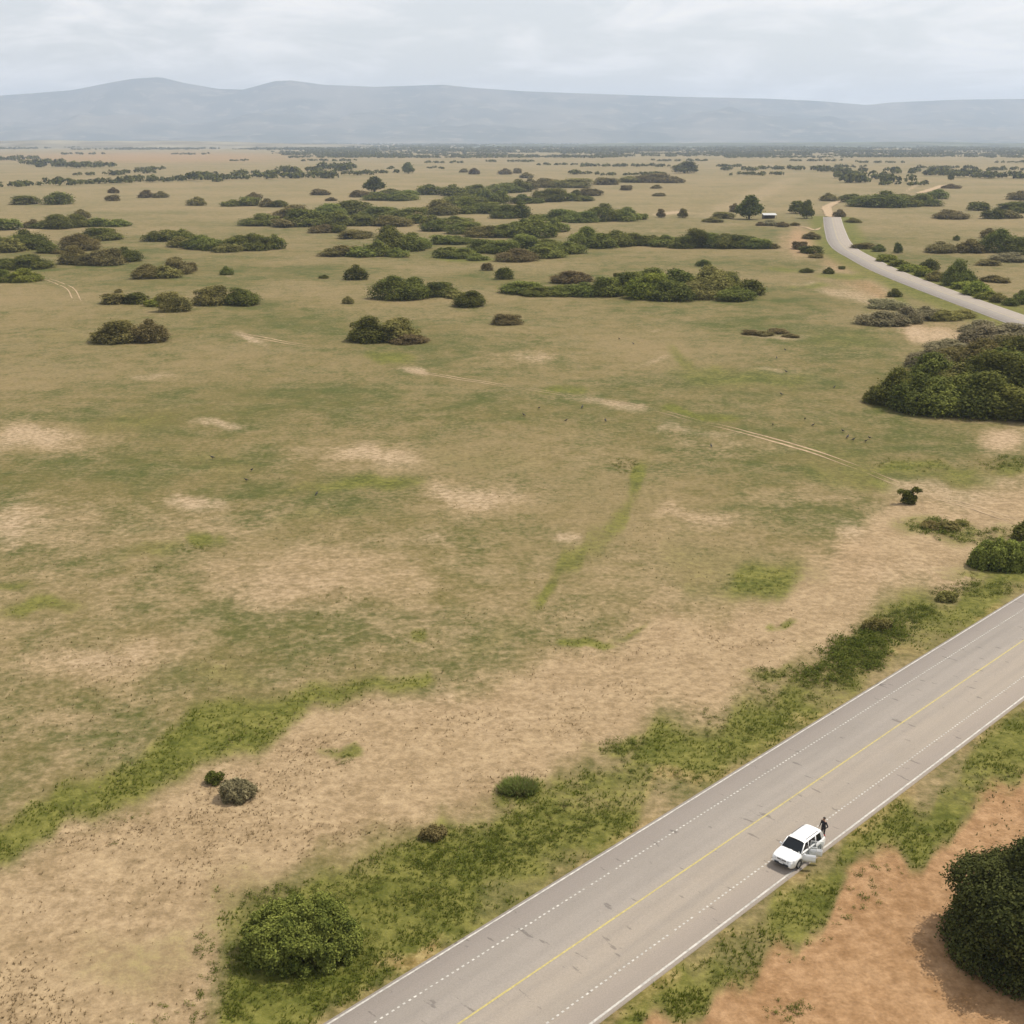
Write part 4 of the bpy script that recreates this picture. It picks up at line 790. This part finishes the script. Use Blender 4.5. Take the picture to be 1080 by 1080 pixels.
# ---- far scrub and woods that read as one mass
def far_scrub():
    r = np.random.default_rng(77); Vs = []; Ts = []; n0 = 0
    bands = [(15, 169, 26, 6), (38, 174, 34, 8), (62, 176, 40, 8), (90, 177, 24, 8), (102, 177, 12, 6), (98, 185, 34, 4), (120, 185, 14, 6), (145, 183, 24, 7), (160, 179, 22, 5), (5, 197, 34, 8), (30, 196, 34, 6), (58, 195, 26, 10), (78, 195, 22, 7), (105, 194, 40, 7), (128, 193, 24, 7), (150, 192, 34, 8), (176, 192, 30, 7), (197, 191, 34, 10), (217, 189, 30, 10), (226, 192, 16, 6), (238, 190, 24, 8),
             (265, 185, 40, 7), (285, 189, 46, 9), (312, 183, 34, 9), (330, 188, 44, 10), (350, 179, 34, 9), (364, 180, 16, 9), (378, 185, 34, 6), (398, 183, 40, 5), (420, 178, 24, 4), (300, 179, 20, 4),
             (862, 180, 44, 6), (892, 182, 44, 7), (905, 189, 44, 10), (928, 193, 66, 11), (962, 196, 54, 6), (975, 183, 64, 7), (1010, 185, 64, 8), (1045, 188, 64, 8), (1078, 189, 44, 9), (900, 177, 34, 4), (1000, 178, 60, 4), (1060, 180, 50, 5), (780, 180, 40, 5), (800, 185, 60, 5), (830, 179, 50, 5), (770, 176, 30, 4), (606, 184, 8, 6), (622, 184, 20, 4), (650, 185, 34, 4), (670, 185, 20, 4), (684, 185, 18, 5), (695, 185, 9, 5),
             (590, 174, 60, 3), (640, 176, 60, 4), (690, 176, 40, 4), (470, 172, 40, 3), (540, 171, 60, 3), (350, 170, 60, 3), (200, 163, 30, 2.5), (460, 178, 20, 3), (250, 170, 20, 2.5), (70, 163, 12, 3), (97, 163, 12, 3), (1075, 172, 40, 3), (930, 172, 50, 3), (860, 170, 50, 3), (720, 170, 60, 3)]
    def crownlets(px, py, wpx, hpx):
        k = ppm(py); wm = wpx / k; hm = max(3.0, min(hpx / k * 1.0, 14)); n = int(min(60, max(6, wm / 5)))
        base = G(px, py); sp = hm * 1.6
        for i in range(n):
            x = base.x + r.uniform(-.5, .5) * wm; y = base.y + sp + r.uniform(-.5, .5) * (hpx * .45) / k * base.y / CH * .5; q = hm * r.uniform(.35, .6)
            m = 34; d = r.normal(size=(m, 3)); d /= np.linalg.norm(d, axis=1)[:, None]; d[:, 2] = np.abs(d[:, 2])
            P = np.array([x, y, hm * r.uniform(.1, .3)]) + d * r.uniform(.6, 1.0, m)[:, None] * np.array([q * 1.5, q * 1.3, hm * r.uniform(.4, .75)])
            nn = d + r.normal(size=(m, 3)) * .4 + np.array([0, 0, .3]); nn /= np.linalg.norm(nn, axis=1)[:, None]
            a = np.cross(nn, r.normal(size=(m, 3))); a /= np.linalg.norm(a, axis=1)[:, None]; b = np.cross(nn, a); s = q * .42
            Vs.append(np.stack([P - a * s, P - b * s, P + a * s, P + b * s], 1).reshape(-1, 3)); Ts.append(np.repeat(np.clip(r.normal(.45, .2, m) + r.uniform(-.15, .15), 0, 1), 4))
    for bnd in bands: crownlets(*bnd)
    # woods further out, thinning towards the mountains: lines of trees between fields
    for i in range(560):
        v = 150.0 + 17 * r.random() ** 1.5; x = r.uniform(-150, 1230)
        if x < 330 and v > 158: continue
        crownlets(x, v, r.uniform(20, 130), r.uniform(1.5, 3.6))
    V = np.vstack(Vs); T = np.concatenate(Ts); me = np_mesh('far_scrub', V, np.arange(len(V)).reshape(-1, 4)); attr_f(me, 'tone', T)
    o = link('far_scrub', me, LEAF['dark']); tag(o, 'dark belts of far scrub and woods across the hazy plain', 'scrub', kind='stuff')
far_scrub()

# ------------------------------------------------------------------ white car, both driver-side doors open
def build_car():
    PAINT = mat('white_car_paint', (.80, .80, .79), .28, spec=.5, Coat_Weight=.5, noise=(2.0, .02)); BLK = mat('black_plastic', (.022, .022, .024), .55, noise=(20, .2)); GLASS = mat('tinted_glass', (.018, .024, .030), .06, spec=.8)
    RUB = mat('tyre_rubber', (.022, .022, .022), .85, noise=(14, .25)); ALLOY = mat('alloy_rim', (.62, .62, .63), .35, .7); CHR = mat('chrome_trim', (.7, .7, .72), .18, 1.0)
    LAMP = mat('lamp_lens', (.66, .68, .70), .1, noise=(30, .1)); RED = mat('tail_lamp', (.42, .02, .02), .2); TRIM = mat('cabin_trim', (.10, .092, .082), .8, noise=(12, .2)); SEAT = mat('seat_fabric', (.15, .135, .12), .9, noise=(18, .15)); PLATE = mat('plate_white', (.72, .72, .70), .5)
    fw = G(841.3, 917.0); X = -RU; Yv = Vector((-X.y, X.x, 0)); ang = math.atan2(X.y, X.x)
    org = fw - X * 1.36 - Yv * .84
    zr = road_z(abs((org - C0).dot(RN)))
    car = empty('parked_car', (org.x, org.y, zr), ang); tag(car, 'white SUV parked on the road shoulder with driver-side doors open', 'car')
    WX = (1.36, -1.36); RW = .36
    def zb(x):
        z = .30
        for w in WX:
            q = .45 ** 2 - (x - w) ** 2
            if q > 0: z = max(z, RW + math.sqrt(q) - .02)
        return z
    def hw(x): return .955 * (1 - .19 * max(0, (x - 1.5) / .85) ** 2.2) * (1 - .09 * max(0, (-x - 1.7) / .7) ** 2)
    def ztop(x):
        if x > 1.0: return 1.05 - .12 * ((x - 1.0) / 1.35) - .10 * max(0, (x - 1.9) / .45) ** 2
        return 1.06 + .03 * max(0, -x / 2.3)
    xs = sorted(set([round(-2.36 + i * .06, 3) for i in range(79)] + [.98, .02, -.02, -.94]), reverse=True)
    def ring(x, s):
        w = hw(x); b = zb(x); t = ztop(x); sill = max(b + .02, .46)
        nose = max(0, (x - 2.0) / .36); tail = max(0, (-x - 2.1) / .26); bb = b + .10 * nose ** 2 + .12 * tail ** 2
        return [Vector((x, 0, bb)), Vector((x, s * w * .80, bb)), Vector((x, s * w * .975, bb + .0)), Vector((x, s * w * .995, max(bb + .02, sill))), Vector((x, s * w, max(sill + .02, .66))), Vector((x, s * w * .985, max(.86, sill + .05))), Vector((x, s * w * .925, t - .02)), Vector((x, s * w * .80, t + (.01 if x > 1 else 0))), Vector((x, 0, t + (.045 if x > 1 else 0)))]
    DOORS = {'front': (.98, .02), 'rear': (-.02, -.94)}
    def in_door(x0, x1):
        m = (x0 + x1) / 2
        for k, (a, b) in DOORS.items():
            if b < m < a: return k
    bm = bmesh.new(); panels = {}
    for s in (1, -1):
        R = [ring(x, s) for x in xs]; VV = [[bm.verts.new(p) for p in r] for r in R]
        for i in range(len(xs) - 1):
            dk = in_door(xs[i], xs[i + 1])
            for j in range(8):
                cab = -2.15 < (xs[i] + xs[i + 1]) / 2 < 1.02
                if dk and 3 <= j <= 5: panels.setdefault((dk, s), []).append([R[i][j], R[i + 1][j], R[i + 1][j + 1], R[i][j + 1]]); continue
                if cab and j >= 7: continue
                bm.faces.new((VV[i][j], VV[i + 1][j], VV[i + 1][j + 1], VV[i][j + 1]))
        for e in (VV[0], VV[-1]): bm.faces.new(e)
    bmesh.ops.remove_doubles(bm, verts=bm.verts, dist=.004)
    link('body', bm_mesh('body', bm, True), PAINT, car)
    # cabin frame: roof, pillars
    RZ_ = 1.70
    def roof_y(x): return .70 - .04 * max(0, (-x - .8) / 1.2) ** 2
    bm = bmesh.new(); rx = [.42, .2, -.2, -.7, -1.2, -1.6, -1.92, -2.02]; g = []
    for x in rx:
        z = RZ_ - .05 * max(0, (x - .0) / .45) ** 2 - .07 * max(0, (-x - 1.3) / .72) ** 2; y = roof_y(x)
        g.append([bm.verts.new((x, q * y, z + dz)) for q, dz in ((-1.03, -.085), (-1, -.04), (-.9, 0), (-.5, .03), (0, .038), (.5, .03), (.9, 0), (1, -.04), (1.03, -.085))])
    for a, b in zip(g, g[1:]):
        for k in range(8): bm.faces.new((a[k], a[k + 1], b[k + 1], b[k]))
    roof = link('roof', bm_mesh('roof', bm, True), PAINT, car)
    for s in (1, -1):
        bm = bmesh.new(); bm_tube(bm, [(.1, s * .60, RZ_ + .03), (.0, s * .60, RZ_ + .07), (-1.5, s * .60, RZ_ + .065), (-1.62, s * .59, RZ_ + .0)], .018, 6); link('roof_rail', bm_mesh('roof_rail', bm, True), BLK, roof)
    def quad_prism(name, pts, th, m, parent=car):
        bm = bmesh.new(); bm_poly(bm, pts); bmesh.ops.solidify(bm, geom=bm.faces[:], thickness=th); return link(name, bm_mesh(name, bm), m, parent)
    zt = RZ_ - .09
    for s in (1, -1):
        bel = lambda x: s * hw(x) * .925
        bm = bmesh.new(); bm_tube(bm, [(1.06, bel(1.0) * .985, 1.03), (.42, s * .715, zt)], [.055, .045], 6); link('pillar', bm_mesh('pillar', bm, True), PAINT, car)
        for x0, x1, w in ((0, -.05, .075), (-.98, -1.06, .10)):
            bm = bmesh.new(); bm_tube(bm, [(x0, bel(x0) * .985, 1.02), (x1, s * .712, zt)], [w * .6, w * .5], 6); link('pillar', bm_mesh('pillar', bm, True), PAINT, car)
        quad_prism('pillar', [(-1.78, bel(-1.7), 1.05), (-2.28, bel(-2.2) * .97, 1.08), (-2.02, s * .68, zt), (-1.74, s * .70, zt)], .04, PAINT)
        quad_prism('quarter_window', [(-1.06, bel(-1.0) * .985, 1.06), (-1.78, bel(-1.7) * .99, 1.07), (-1.74, s * .705, zt - .01), (-1.10, s * .72, zt - .01)], .012, GLASS)
    quad_prism('windscreen', [(1.06, .83, 1.055), (1.06, -.83, 1.055), (.43, -.69, zt + .02), (.43, .69, zt + .02)], .012, GLASS)
    bm = bmesh.new(); bm_poly(bm, [(1.078, .60, 1.10), (1.078 - .06, .60, 1.16), (1.02, .50, 1.16), (1.078, .50, 1.10)]); 
    link('windscreen_sticker', bm_mesh('windscreen_sticker', bm), PLATE, car).location = (.012, .12, .012)
    quad_prism('rear_window', [(-2.30, .74, 1.12), (-2.30, -.74, 1.12), (-2.04, -.64, zt), (-2.04, .64, zt)], .012, GLASS)
    bm = bmesh.new(); bm_box(bm, (-2.0, 0, 1.08), (.5, 1.5, .03)); link('parcel_deck', bm_mesh('parcel_deck', bm), TRIM, car)
    # doors
    def door(kind, s, open_deg):
        a, b = DOORS[kind]; hinge = Vector((a, s * hw(a) * .99, 0)); root = empty('door', hinge, 0); root.parent = car; root.rotation_euler = (0, 0, s * math.radians(-open_deg) * -1 * -1)
        bm = bmesh.new()
        for q in panels[(kind, s)]:
            bm.faces.new([bm.verts.new(p - hinge) for p in q])
        bmesh.ops.remove_doubles(bm, verts=bm.verts, dist=.003); bmesh.ops.recalc_face_normals(bm, faces=bm.faces)
        me = bm_mesh('door_panel', bm, True); p = link('door_panel', me, PAINT, root); md = p.modifiers.new('s', 'SOLIDIFY'); md.thickness = .055; md.offset = -1 if s > 0 else -1
        bl = lambda x: Vector((x, s * hw(x) * .925, 1.04)) - hinge
        f0, f1 = (.92, .42) if kind == 'front' else (-.05, -.08)
        e1 = -.02 if kind == 'front' else -1.0; e0 = b
        T0 = Vector((f1 + (0 if kind == 'front' else 0), s * .712, zt - .005)) - hinge; T1 = Vector((e1 - .02, s * .712, zt - .005)) - hinge
        bm = bmesh.new(); bm_tube(bm, [bl(f0), T0, T1, bl(e0 + .02)], .022, 6); link('window_frame', bm_mesh('window_frame', bm, True), PAINT, root)
        bm = bmesh.new(); bm_poly(bm, [bl(f0), bl(e0 + .02), T1, T0]); bmesh.ops.solidify(bm, geom=bm.faces[:], thickness=.008); link('window_pane', bm_mesh('window_pane', bm), (GLASS if s < 0 else CLEAR), root)
        bm = bmesh.new(); hx = b + .16; bm_box(bm, Vector((hx, s * (hw(hx) + .012), .90)) - hinge, (.18, .03, .035)); link('door_handle', bm_mesh('door_handle', bm), PAINT, root)
        bm = bmesh.new(); cx = (a + b) / 2; bm_box(bm, Vector((cx, s * (hw(cx) - .085), .74)) - hinge, (abs(a - b) * .86, .02, .46)); bm_box(bm, Vector((cx - .05, s * (hw(cx) - .115), .80)) - hinge, (.5, .06, .06)); link('inner_trim', bm_mesh('inner_trim', bm), TRIM, root)
        if kind == 'front':
            bm = bmesh.new(); c = Vector((.84, s * (hw(.84) + .10), 1.10)) - hinge; v = bm_box(bm, c, (.11, .20, .15)); bmesh.ops.bevel(bm, geom=bm.edges[:], offset=.03, segments=2, affect='EDGES'); bm_box(bm, c + Vector((.0, -s * .14, -.03)), (.05, .14, .04)); link('mirror', bm_mesh('mirror', bm, True), PAINT, root)
        return root
    CLEAR = mat('clear_glass', (.55, .60, .60), .05, spec=.5, Alpha=.35)
    for k, deg in (('front', 58), ('rear', 56)):
        r = door(k, 1, 0); r.rotation_euler = (0, 0, -math.radians(deg)); r['label'] = 'open ' + k + ' door on the driver side'
        door(k, -1, 0)
    # front
    bm = bmesh.new(); bm_box(bm, (2.345, 0, .80), (.05, .74, .11)); bmesh.ops.bevel(bm, geom=bm.edges[:], offset=.015, segments=1, affect='EDGES'); gr = link('grille', bm_mesh('grille', bm), BLK, car)
    for z in (.775, .825):
        bm = bmesh.new(); bm_box(bm, (2.372, 0, z), (.012, .70, .014)); link('grille_bar', bm_mesh('grille_bar', bm), CHR, gr)
    bm = bmesh.new(); bmesh.ops.create_cone(bm, cap_ends=True, segments=20, radius1=.055, radius2=.05, depth=.02, matrix=Matrix.Translation((2.382, 0, .80)) @ Matrix.Rotation(math.pi / 2, 4, 'Y')); link('emblem', bm_mesh('emblem', bm, True), CHR, gr)
    bm = bmesh.new(); bm_box(bm, (2.36, 0, .47), (.08, 1.16, .15)); bmesh.ops.bevel(bm, geom=bm.edges[:], offset=.02, segments=1, affect='EDGES'); bp = link('lower_intake', bm_mesh('lower_intake', bm), BLK, car)
    bm = bmesh.new(); bm_box(bm, (2.395, 0, .60), (.012, .36, .14)); link('licence_plate', bm_mesh('licence_plate', bm), PLATE, car)
    for s in (1, -1):
        bm = bmesh.new(); v = [(2.36, s * .44, .90), (2.36, s * .44, .74), (2.22, s * .80, .74), (1.98, s * .885, .80), (2.0, s * .87, .93), (2.22, s * .74, .92)]
        bm_poly(bm, v); bmesh.ops.solidify(bm, geom=bm.faces[:], thickness=.06); bmesh.ops.translate(bm, verts=bm.verts, vec=(.03, s * .02, 0)); link('headlight', bm_mesh('headlight', bm), LAMP, car)
        bm = bmesh.new(); bmesh.ops.create_cone(bm, cap_ends=True, segments=14, radius1=.06, radius2=.055, depth=.05, matrix=Matrix.Translation((2.31, s * .62, .5)) @ Matrix.Rotation(math.pi / 2, 4, 'Y')); link('fog_light', bm_mesh('fog_light', bm, True), LAMP, car)
        bm = bmesh.new(); bm_box(bm, (-2.34, s * .76, .98), (.08, .16, .34)); bmesh.ops.bevel(bm, geom=bm.edges[:], offset=.02, segments=1, affect='EDGES'); link('tail_light', bm_mesh('tail_light', bm), RED, car)
        bm = bmesh.new(); bm_tube(bm, [(1.10, s * .1, 1.075), (1.02, s * .65, 1.13)], .010, 5); link('wiper', bm_mesh('wiper', bm), BLK, car)
    bm = bmesh.new(); bm_box(bm, (-2.36, 0, .52), (.12, 1.5, .16)); bmesh.ops.bevel(bm, geom=bm.edges[:], offset=.03, segments=2, affect='EDGES'); link('rear_bumper', bm_mesh('rear_bumper', bm), BLK, car)
    # wheels
    for x in WX:
        for s in (1, -1):
            wh = empty('wheel', (x, s * .84, RW), 0); wh.parent = car
            bm = bmesh.new(); prof = [(-.11, .24), (-.12, .31), (-.09, .355), (.09, .355), (.12, .31), (.11, .24)]; n = 28
            rg = [[bm.verts.new((rad * math.cos(t), y, rad * math.sin(t))) for y, rad in prof] for t in [2 * math.pi * i / n for i in range(n)]]
            for i in range(n):
                for j in range(len(prof)): bm.faces.new((rg[i][j], rg[i][(j + 1) % 6], rg[(i + 1) % n][(j + 1) % 6], rg[(i + 1) % n][j]))
            link('tyre', bm_mesh('tyre', bm, True), RUB, wh)
            bm = bmesh.new(); bmesh.ops.create_cone(bm, cap_ends=True, segments=28, radius1=.242, radius2=.242, depth=.14, matrix=Matrix.Rotation(math.pi / 2, 4, 'X'))
            for i in range(5):
                t = 2 * math.pi * i / 5; bm_box(bm, (.13 * math.cos(t), s * .085, .13 * math.sin(t)), (.20, .035, .06), Matrix.Rotation(-t, 4, 'Y'))
            bmesh.ops.create_cone(bm, cap_ends=True, segments=14, radius1=.05, radius2=.05, depth=.05, matrix=Matrix.Translation((0, s * .09, 0)) @ Matrix.Rotation(math.pi / 2, 4, 'X')); link('rim', bm_mesh('rim', bm), ALLOY, wh)
    # cabin
    bm = bmesh.new(); bm_box(bm, (-.3, 0, .40), (2.6, 1.66, .06)); bm_box(bm, (-1.65, 0, .72), (1.0, 1.6, .5)); link('floor_pan', bm_mesh('floor_pan', bm), TRIM, car)
    bm = bmesh.new(); bm_box(bm, (.92, 0, .86), (.34, 1.6, .42)); bmesh.ops.bevel(bm, geom=bm.edges[:], offset=.05, segments=2, affect='EDGES'); link('dashboard', bm_mesh('dashboard', bm), BLK, car)
    bm = bmesh.new(); c = Vector((.58, .40, .98)); bm_tube(bm, [c + Vector((-.06 * math.sin(t), .18 * math.cos(t), .18 * math.sin(t))) for t in [2 * math.pi * i / 20 for i in range(21)]], .014, 6); bm_tube(bm, [c, (.80, .40, .88)], .03, 6); link('steering_wheel', bm_mesh('steering_wheel', bm, True), BLK, car)
    for (x, y, w) in ((.22, .40, .5), (.22, -.40, .5), (-.82, 0, 1.35)):
        bm = bmesh.new(); bm_box(bm, (x, y, .60), (.50, w, .18)); bm_box(bm, (x - .27, y, .92), (.15, w, .60), Matrix.Rotation(-.22, 4, 'Y')); bmesh.ops.bevel(bm, geom=bm.edges[:], offset=.04, segments=2, affect='EDGES')
        st = link('seat', bm_mesh('seat', bm, True), SEAT, car)
        for yy in ([y] if w < 1 else [-.42, .42]):
            bm = bmesh.new(); bm_box(bm, (x - .36, yy, 1.29), (.10, .24, .16)); bmesh.ops.bevel(bm, geom=bm.edges[:], offset=.03, segments=2, affect='EDGES'); link('headrest', bm_mesh('headrest', bm, True), SEAT, st)
    return car
build_car()

# ------------------------------------------------------------------ person behind the car
def skin_obj(name, joints, edges, root=0, levels=2):
    me = bpy.data.meshes.new(name); me.from_pydata([j[0] for j in joints], edges, []); o = bpy.data.objects.new(name, me); COL.objects.link(o)
    md = o.modifiers.new('skin', 'SKIN'); md.use_smooth_shade = True
    for i, j in enumerate(joints):
        r = j[1]; me.skin_vertices[0].data[i].radius = r if isinstance(r, tuple) else (r, r)
        me.skin_vertices[0].data[i].use_root = (i == root)
    ss = o.modifiers.new('sub', 'SUBSURF'); ss.levels = levels; ss.render_levels = levels
    dg = bpy.context.evaluated_depsgraph_get(); ev = o.evaluated_get(dg); m2 = bpy.data.meshes.new_from_object(ev); m2.name = name
    bpy.data.objects.remove(o); bpy.data.meshes.remove(me); return m2
def build_person():
    SKIN = mat('skin', (.30, .17, .11), .6, noise=(8, .08)); SHIRT = mat('black_shirt', (.014, .014, .018), .9, noise=(12, .25)); PANT = mat('dark_trousers', (.022, .022, .026), .9, noise=(10, .25)); SHOE = mat('dark_shoe', (.03, .022, .018), .6, noise=(10, .2)); HAIR = mat('dark_hair', (.018, .013, .010), .7, noise=(30, .3))
    J = []; E = []
    def j(p, r): J.append((p, r)); return len(J) - 1
    def chain(a, *pts):
        for p, r in pts:
            b = j(p, r); E.append((a, b)); a = b
        return a
    pel = j((0, 0, .95), (.165, .12)); ch = chain(pel, ((0, .0, 1.12), (.15, .105)), ((0, 0, 1.30), (.175, .115)), ((0, .0, 1.42), (.15, .095)))
    hd = chain(ch, ((0, .0, 1.51), .058), ((0, .02, 1.57), .070), ((0, .02, 1.66), (.078, .096)), ((0, .01, 1.735), .066))
    tips = {}
    for s in (1, -1):
        el = (s * .34, -.06, 1.10) if s < 0 else (s * .30, -.04, 1.10); wr = (s * .26, .12, .96) if s < 0 else (s * .29, .08, .88)
        w = chain(ch, ((s * .185, 0, 1.41), .068), (el, .046), (wr, .033), ((wr[0], wr[1] + .05, wr[2] - .04), (.036, .022))); hp = J[w][0]
        for k in range(4): chain(w, ((hp[0] + s * (.018 - .012 * k) , hp[1] + .045 + .006 * (k % 2), hp[2] - .035 - .004 * k), .0095), ((hp[0] + s * (.016 - .012 * k), hp[1] + .055, hp[2] - .075), .008))
        chain(w, ((hp[0] - s * .035, hp[1] + .02, hp[2] - .0), .0105), ((hp[0] - s * .045, hp[1] + .05, hp[2] - .02), .009))
        chain(pel, ((s * .10, 0, .86), .098), ((s * .11, .02, .50), .062), ((s * .125, -.01, .10), .045), ((s * .13, .09, .045), (.045, .038)), ((s * .135, .17, .035), (.040, .030)))
    me = skin_obj('body', J, E)
    for m in (SKIN, SHIRT, PANT, SHOE): me.materials.append(m)
    for p in me.polygons:
        x, y, z = p.center
        if z < .09: i = 3
        elif z < .98 and abs(x) < .235: i = 2
        elif z < 1.465 and z > .885: i = 1
        else: i = 0
        p.material_index = i
    f = G(867.6, 884.5); zr = road_z(abs((f - C0).dot(RN)))
    per = empty('person', (f.x, f.y, zr), math.atan2(-RU.x, RU.y) + math.radians(165)); per.scale = (1.12, 1.12, 1.0); tag(per, 'person in black shirt and dark trousers standing behind the white car', 'person')
    link('body', me, None, per)
    bm = bmesh.new(); bmesh.ops.create_uvsphere(bm, u_segments=16, v_segments=10, radius=1, matrix=Matrix.Translation((0, .0, 1.70)) @ Matrix.Diagonal((.088, .108, .098, 1)))
    bmesh.ops.delete(bm, geom=[v for v in bm.verts if v.co.y > .045 and v.co.z < 1.735], context='VERTS'); link('hair', bm_mesh('hair', bm, True), HAIR, per)
    bm = bmesh.new()
    for s in (1, -1): bm_tube(bm, [(s * .032, .108, 1.655), (s * .032, .116, 1.655)], .010, 6)
    bm_tube(bm, [(-.025, .108, 1.59), (.025, .108, 1.59)], .006, 5); link('face_features', bm_mesh('face_features', bm), HAIR, per)
    bm = bmesh.new(); bm_tube(bm, [(0, .105, 1.655), (0, .132, 1.622), (0, .108, 1.612)], [.010, .016, .010], 6)
    for s in (1, -1): bm_tube(bm, [(s * .075, .01, 1.675), (s * .088, .0, 1.65), (s * .076, .008, 1.62)], [.012, .016, .010], 5)
    link('nose_and_ears', bm_mesh('nose_and_ears', bm, True), SKIN, per)
build_person()

# ------------------------------------------------------------------ dark birds on the pasture
def bird_mesh():
    bm = bmesh.new(); rings = []; n = 8
    prof = [(-.34, .20, .03, .012), (-.22, .24, .08, .05), (-.08, .29, .13, .11), (.08, .33, .13, .12), (.19, .38, .085, .085), (.24, .46, .045, .05), (.27, .53, .042, .045), (.31, .555, .035, .036), (.36, .545, .014, .014), (.40, .53, .006, .006)]
    for x, z, ry, rz in prof: rings.append([bm.verts.new((x, ry * math.cos(t), z + rz * math.sin(t))) for t in [2 * math.pi * k / n for k in range(n)]])
    for a, b in zip(rings, rings[1:]):
        for k in range(n): bm.faces.new((a[k], a[(k + 1) % n], b[(k + 1) % n], b[k]))
    bm.faces.new(rings[0][::-1]); bm.faces.new(rings[-1])
    for s in (1, -1): bm_tube(bm, [(.0, s * .06, .24), (-.02, s * .065, .12), (.0, s * .065, -.02)], [.03, .014, .012], 5); bm_tube(bm, [(-.03, s * .065, .0), (.07, s * .07, .0)], .012, 4)
    return bm_mesh('bird', bm, True)
def birds():
    FE = mat('black_feathers', (.016, .014, .013), .7, noise=(14, .3)); bmh = bird_mesh(); bmh.materials.append(FE)
    bm = bmesh.new()
    for s in (1, -1):
        f = [(.14, s * .125, .36), (.02, s * .15, .34), (-.36, s * .06, .22), (-.40, s * .02, .20), (-.1, s * .135, .25), (.1, s * .14, .28)]; bm_poly(bm, f)
    bm_poly(bm, [(-.28, .06, .21), (-.28, -.06, .21), (-.46, -.09, .15), (-.46, .09, .15)]); bmesh.ops.solidify(bm, geom=bm.faces[:], thickness=.014)
    wing = bm_mesh('wings', bm); wing.materials.append(FE)
    P = [(889, 454.5, 'topmost dark bird of the close trio below the right-edge thicket'), (894, 461, 'middle dark bird of the close trio below the right-edge thicket'), (900, 463.5, 'lowest dark bird of the close trio below the right-edge thicket'), (913, 465.5, 'dark bird just right of the close trio on the pasture'), (917, 462, 'small dark bird at the right end of the flock'),
         (857.5, 448.5, 'right of two dark birds above the twin-rut track'), (849, 442.5, 'left of two dark birds above the twin-rut track'), (815, 448.5, 'single dark bird just above the twin-rut track'), (819, 379, 'dark bird alone below the tufted brown line'), (829, 392.5, 'small dark bird on grass well below the tufted brown line'), (828, 371, 'faint dark bird nearest to the tufted brown line'), (824, 416, 'tiny dark bird midway between tufted line and track'), (880, 408.5, 'dark bird left of the large right-edge thicket'),
         (653, 358.5, 'left of two dark birds on the central pasture'), (668, 362.5, 'right of two dark birds on the central pasture'), (750, 471, 'dark bird on the bare patch below the twin-rut track'), (638.5, 445, 'dark bird below the short middle track'), (614, 431, 'dark bird at the left end of the short middle track'), (568.5, 433, 'dark bird left of the short middle track'), (552.5, 440, 'leftmost small dark bird of the central flock'), (597, 445, 'faint dark bird in the central flock'),
         (265.5, 495.5, 'upper dark bird of the pair on the left pasture'), (259.5, 505.5, 'lower dark bird of the pair on the left pasture'), (224, 483, 'single dark bird left of the pair on the left pasture'), (334, 521, 'dark bird at the left end of the green streak')]
    r = random.Random(9)
    for x, y, lab in P:
        p = G(x, y); o = empty('bird', (p.x, p.y, gz1(p.x, p.y) + .01), r.uniform(0, 6.28)); s = r.uniform(1.0, 1.3); o.scale = (s, s, s); tag(o, lab, 'bird', 'dark birds on the pasture')
        for nm, m in (('body', bmh), ('wings', wing)):
            c = bpy.data.objects.new(nm, m); COL.objects.link(c); c.parent = o
birds()

# ------------------------------------------------------------------ small open shed beside the far tree
def build_shed():
    c = G(812, 230.5); k = ppm(230.5); Wd = 13.5 / k; Dp = 4.2; root = empty('shed', (c.x, c.y + Dp / 2, gz1(c.x, c.y)), .05); tag(root, 'small open-sided shed with pale metal roof beside the tall tree', 'shed')
    MET = mat('pale_sheet_metal', (.46, .47, .46), .5, .2, noise=(1.2, .25)); WOOD = mat('shed_wood', (.10, .075, .055), .9, noise=(3, .3)); WALL = mat('shed_wall', (.085, .075, .065), .9, noise=(2, .3))
    for i in range(8):
        bm = bmesh.new(); w = (Wd + .6) / 8; bm_box(bm, (-(Wd + .6) / 2 + w * (i + .5), 0, 2.95 + (.01 if i % 2 else 0)), (w * .98, Dp + .9, .05), Matrix.Rotation(math.radians(12), 4, 'X')); link('roof_sheet', bm_mesh('roof_sheet', bm), MET, root)
    for x in (-.5, -.17, .17, .5):
        for y, h in ((-.5, 2.5), (.5, 3.35)):
            bm = bmesh.new(); bm_tube(bm, [(x * Wd, y * Dp, -.1), (x * Wd, y * Dp, h)], .09, 7); link('post', bm_mesh('post', bm), WOOD, root)
    bm = bmesh.new(); bm_box(bm, (0, Dp * .5 + .12, 1.4), (Wd, .1, 2.8)); link('back_wall', bm_mesh('back_wall', bm), WALL, root)
    bm = bmesh.new(); bm_box(bm, (-Wd * .5 - .14, 0, 1.25), (.1, Dp, 2.5)); link('side_wall', bm_mesh('side_wall', bm), WALL, root)
build_shed()
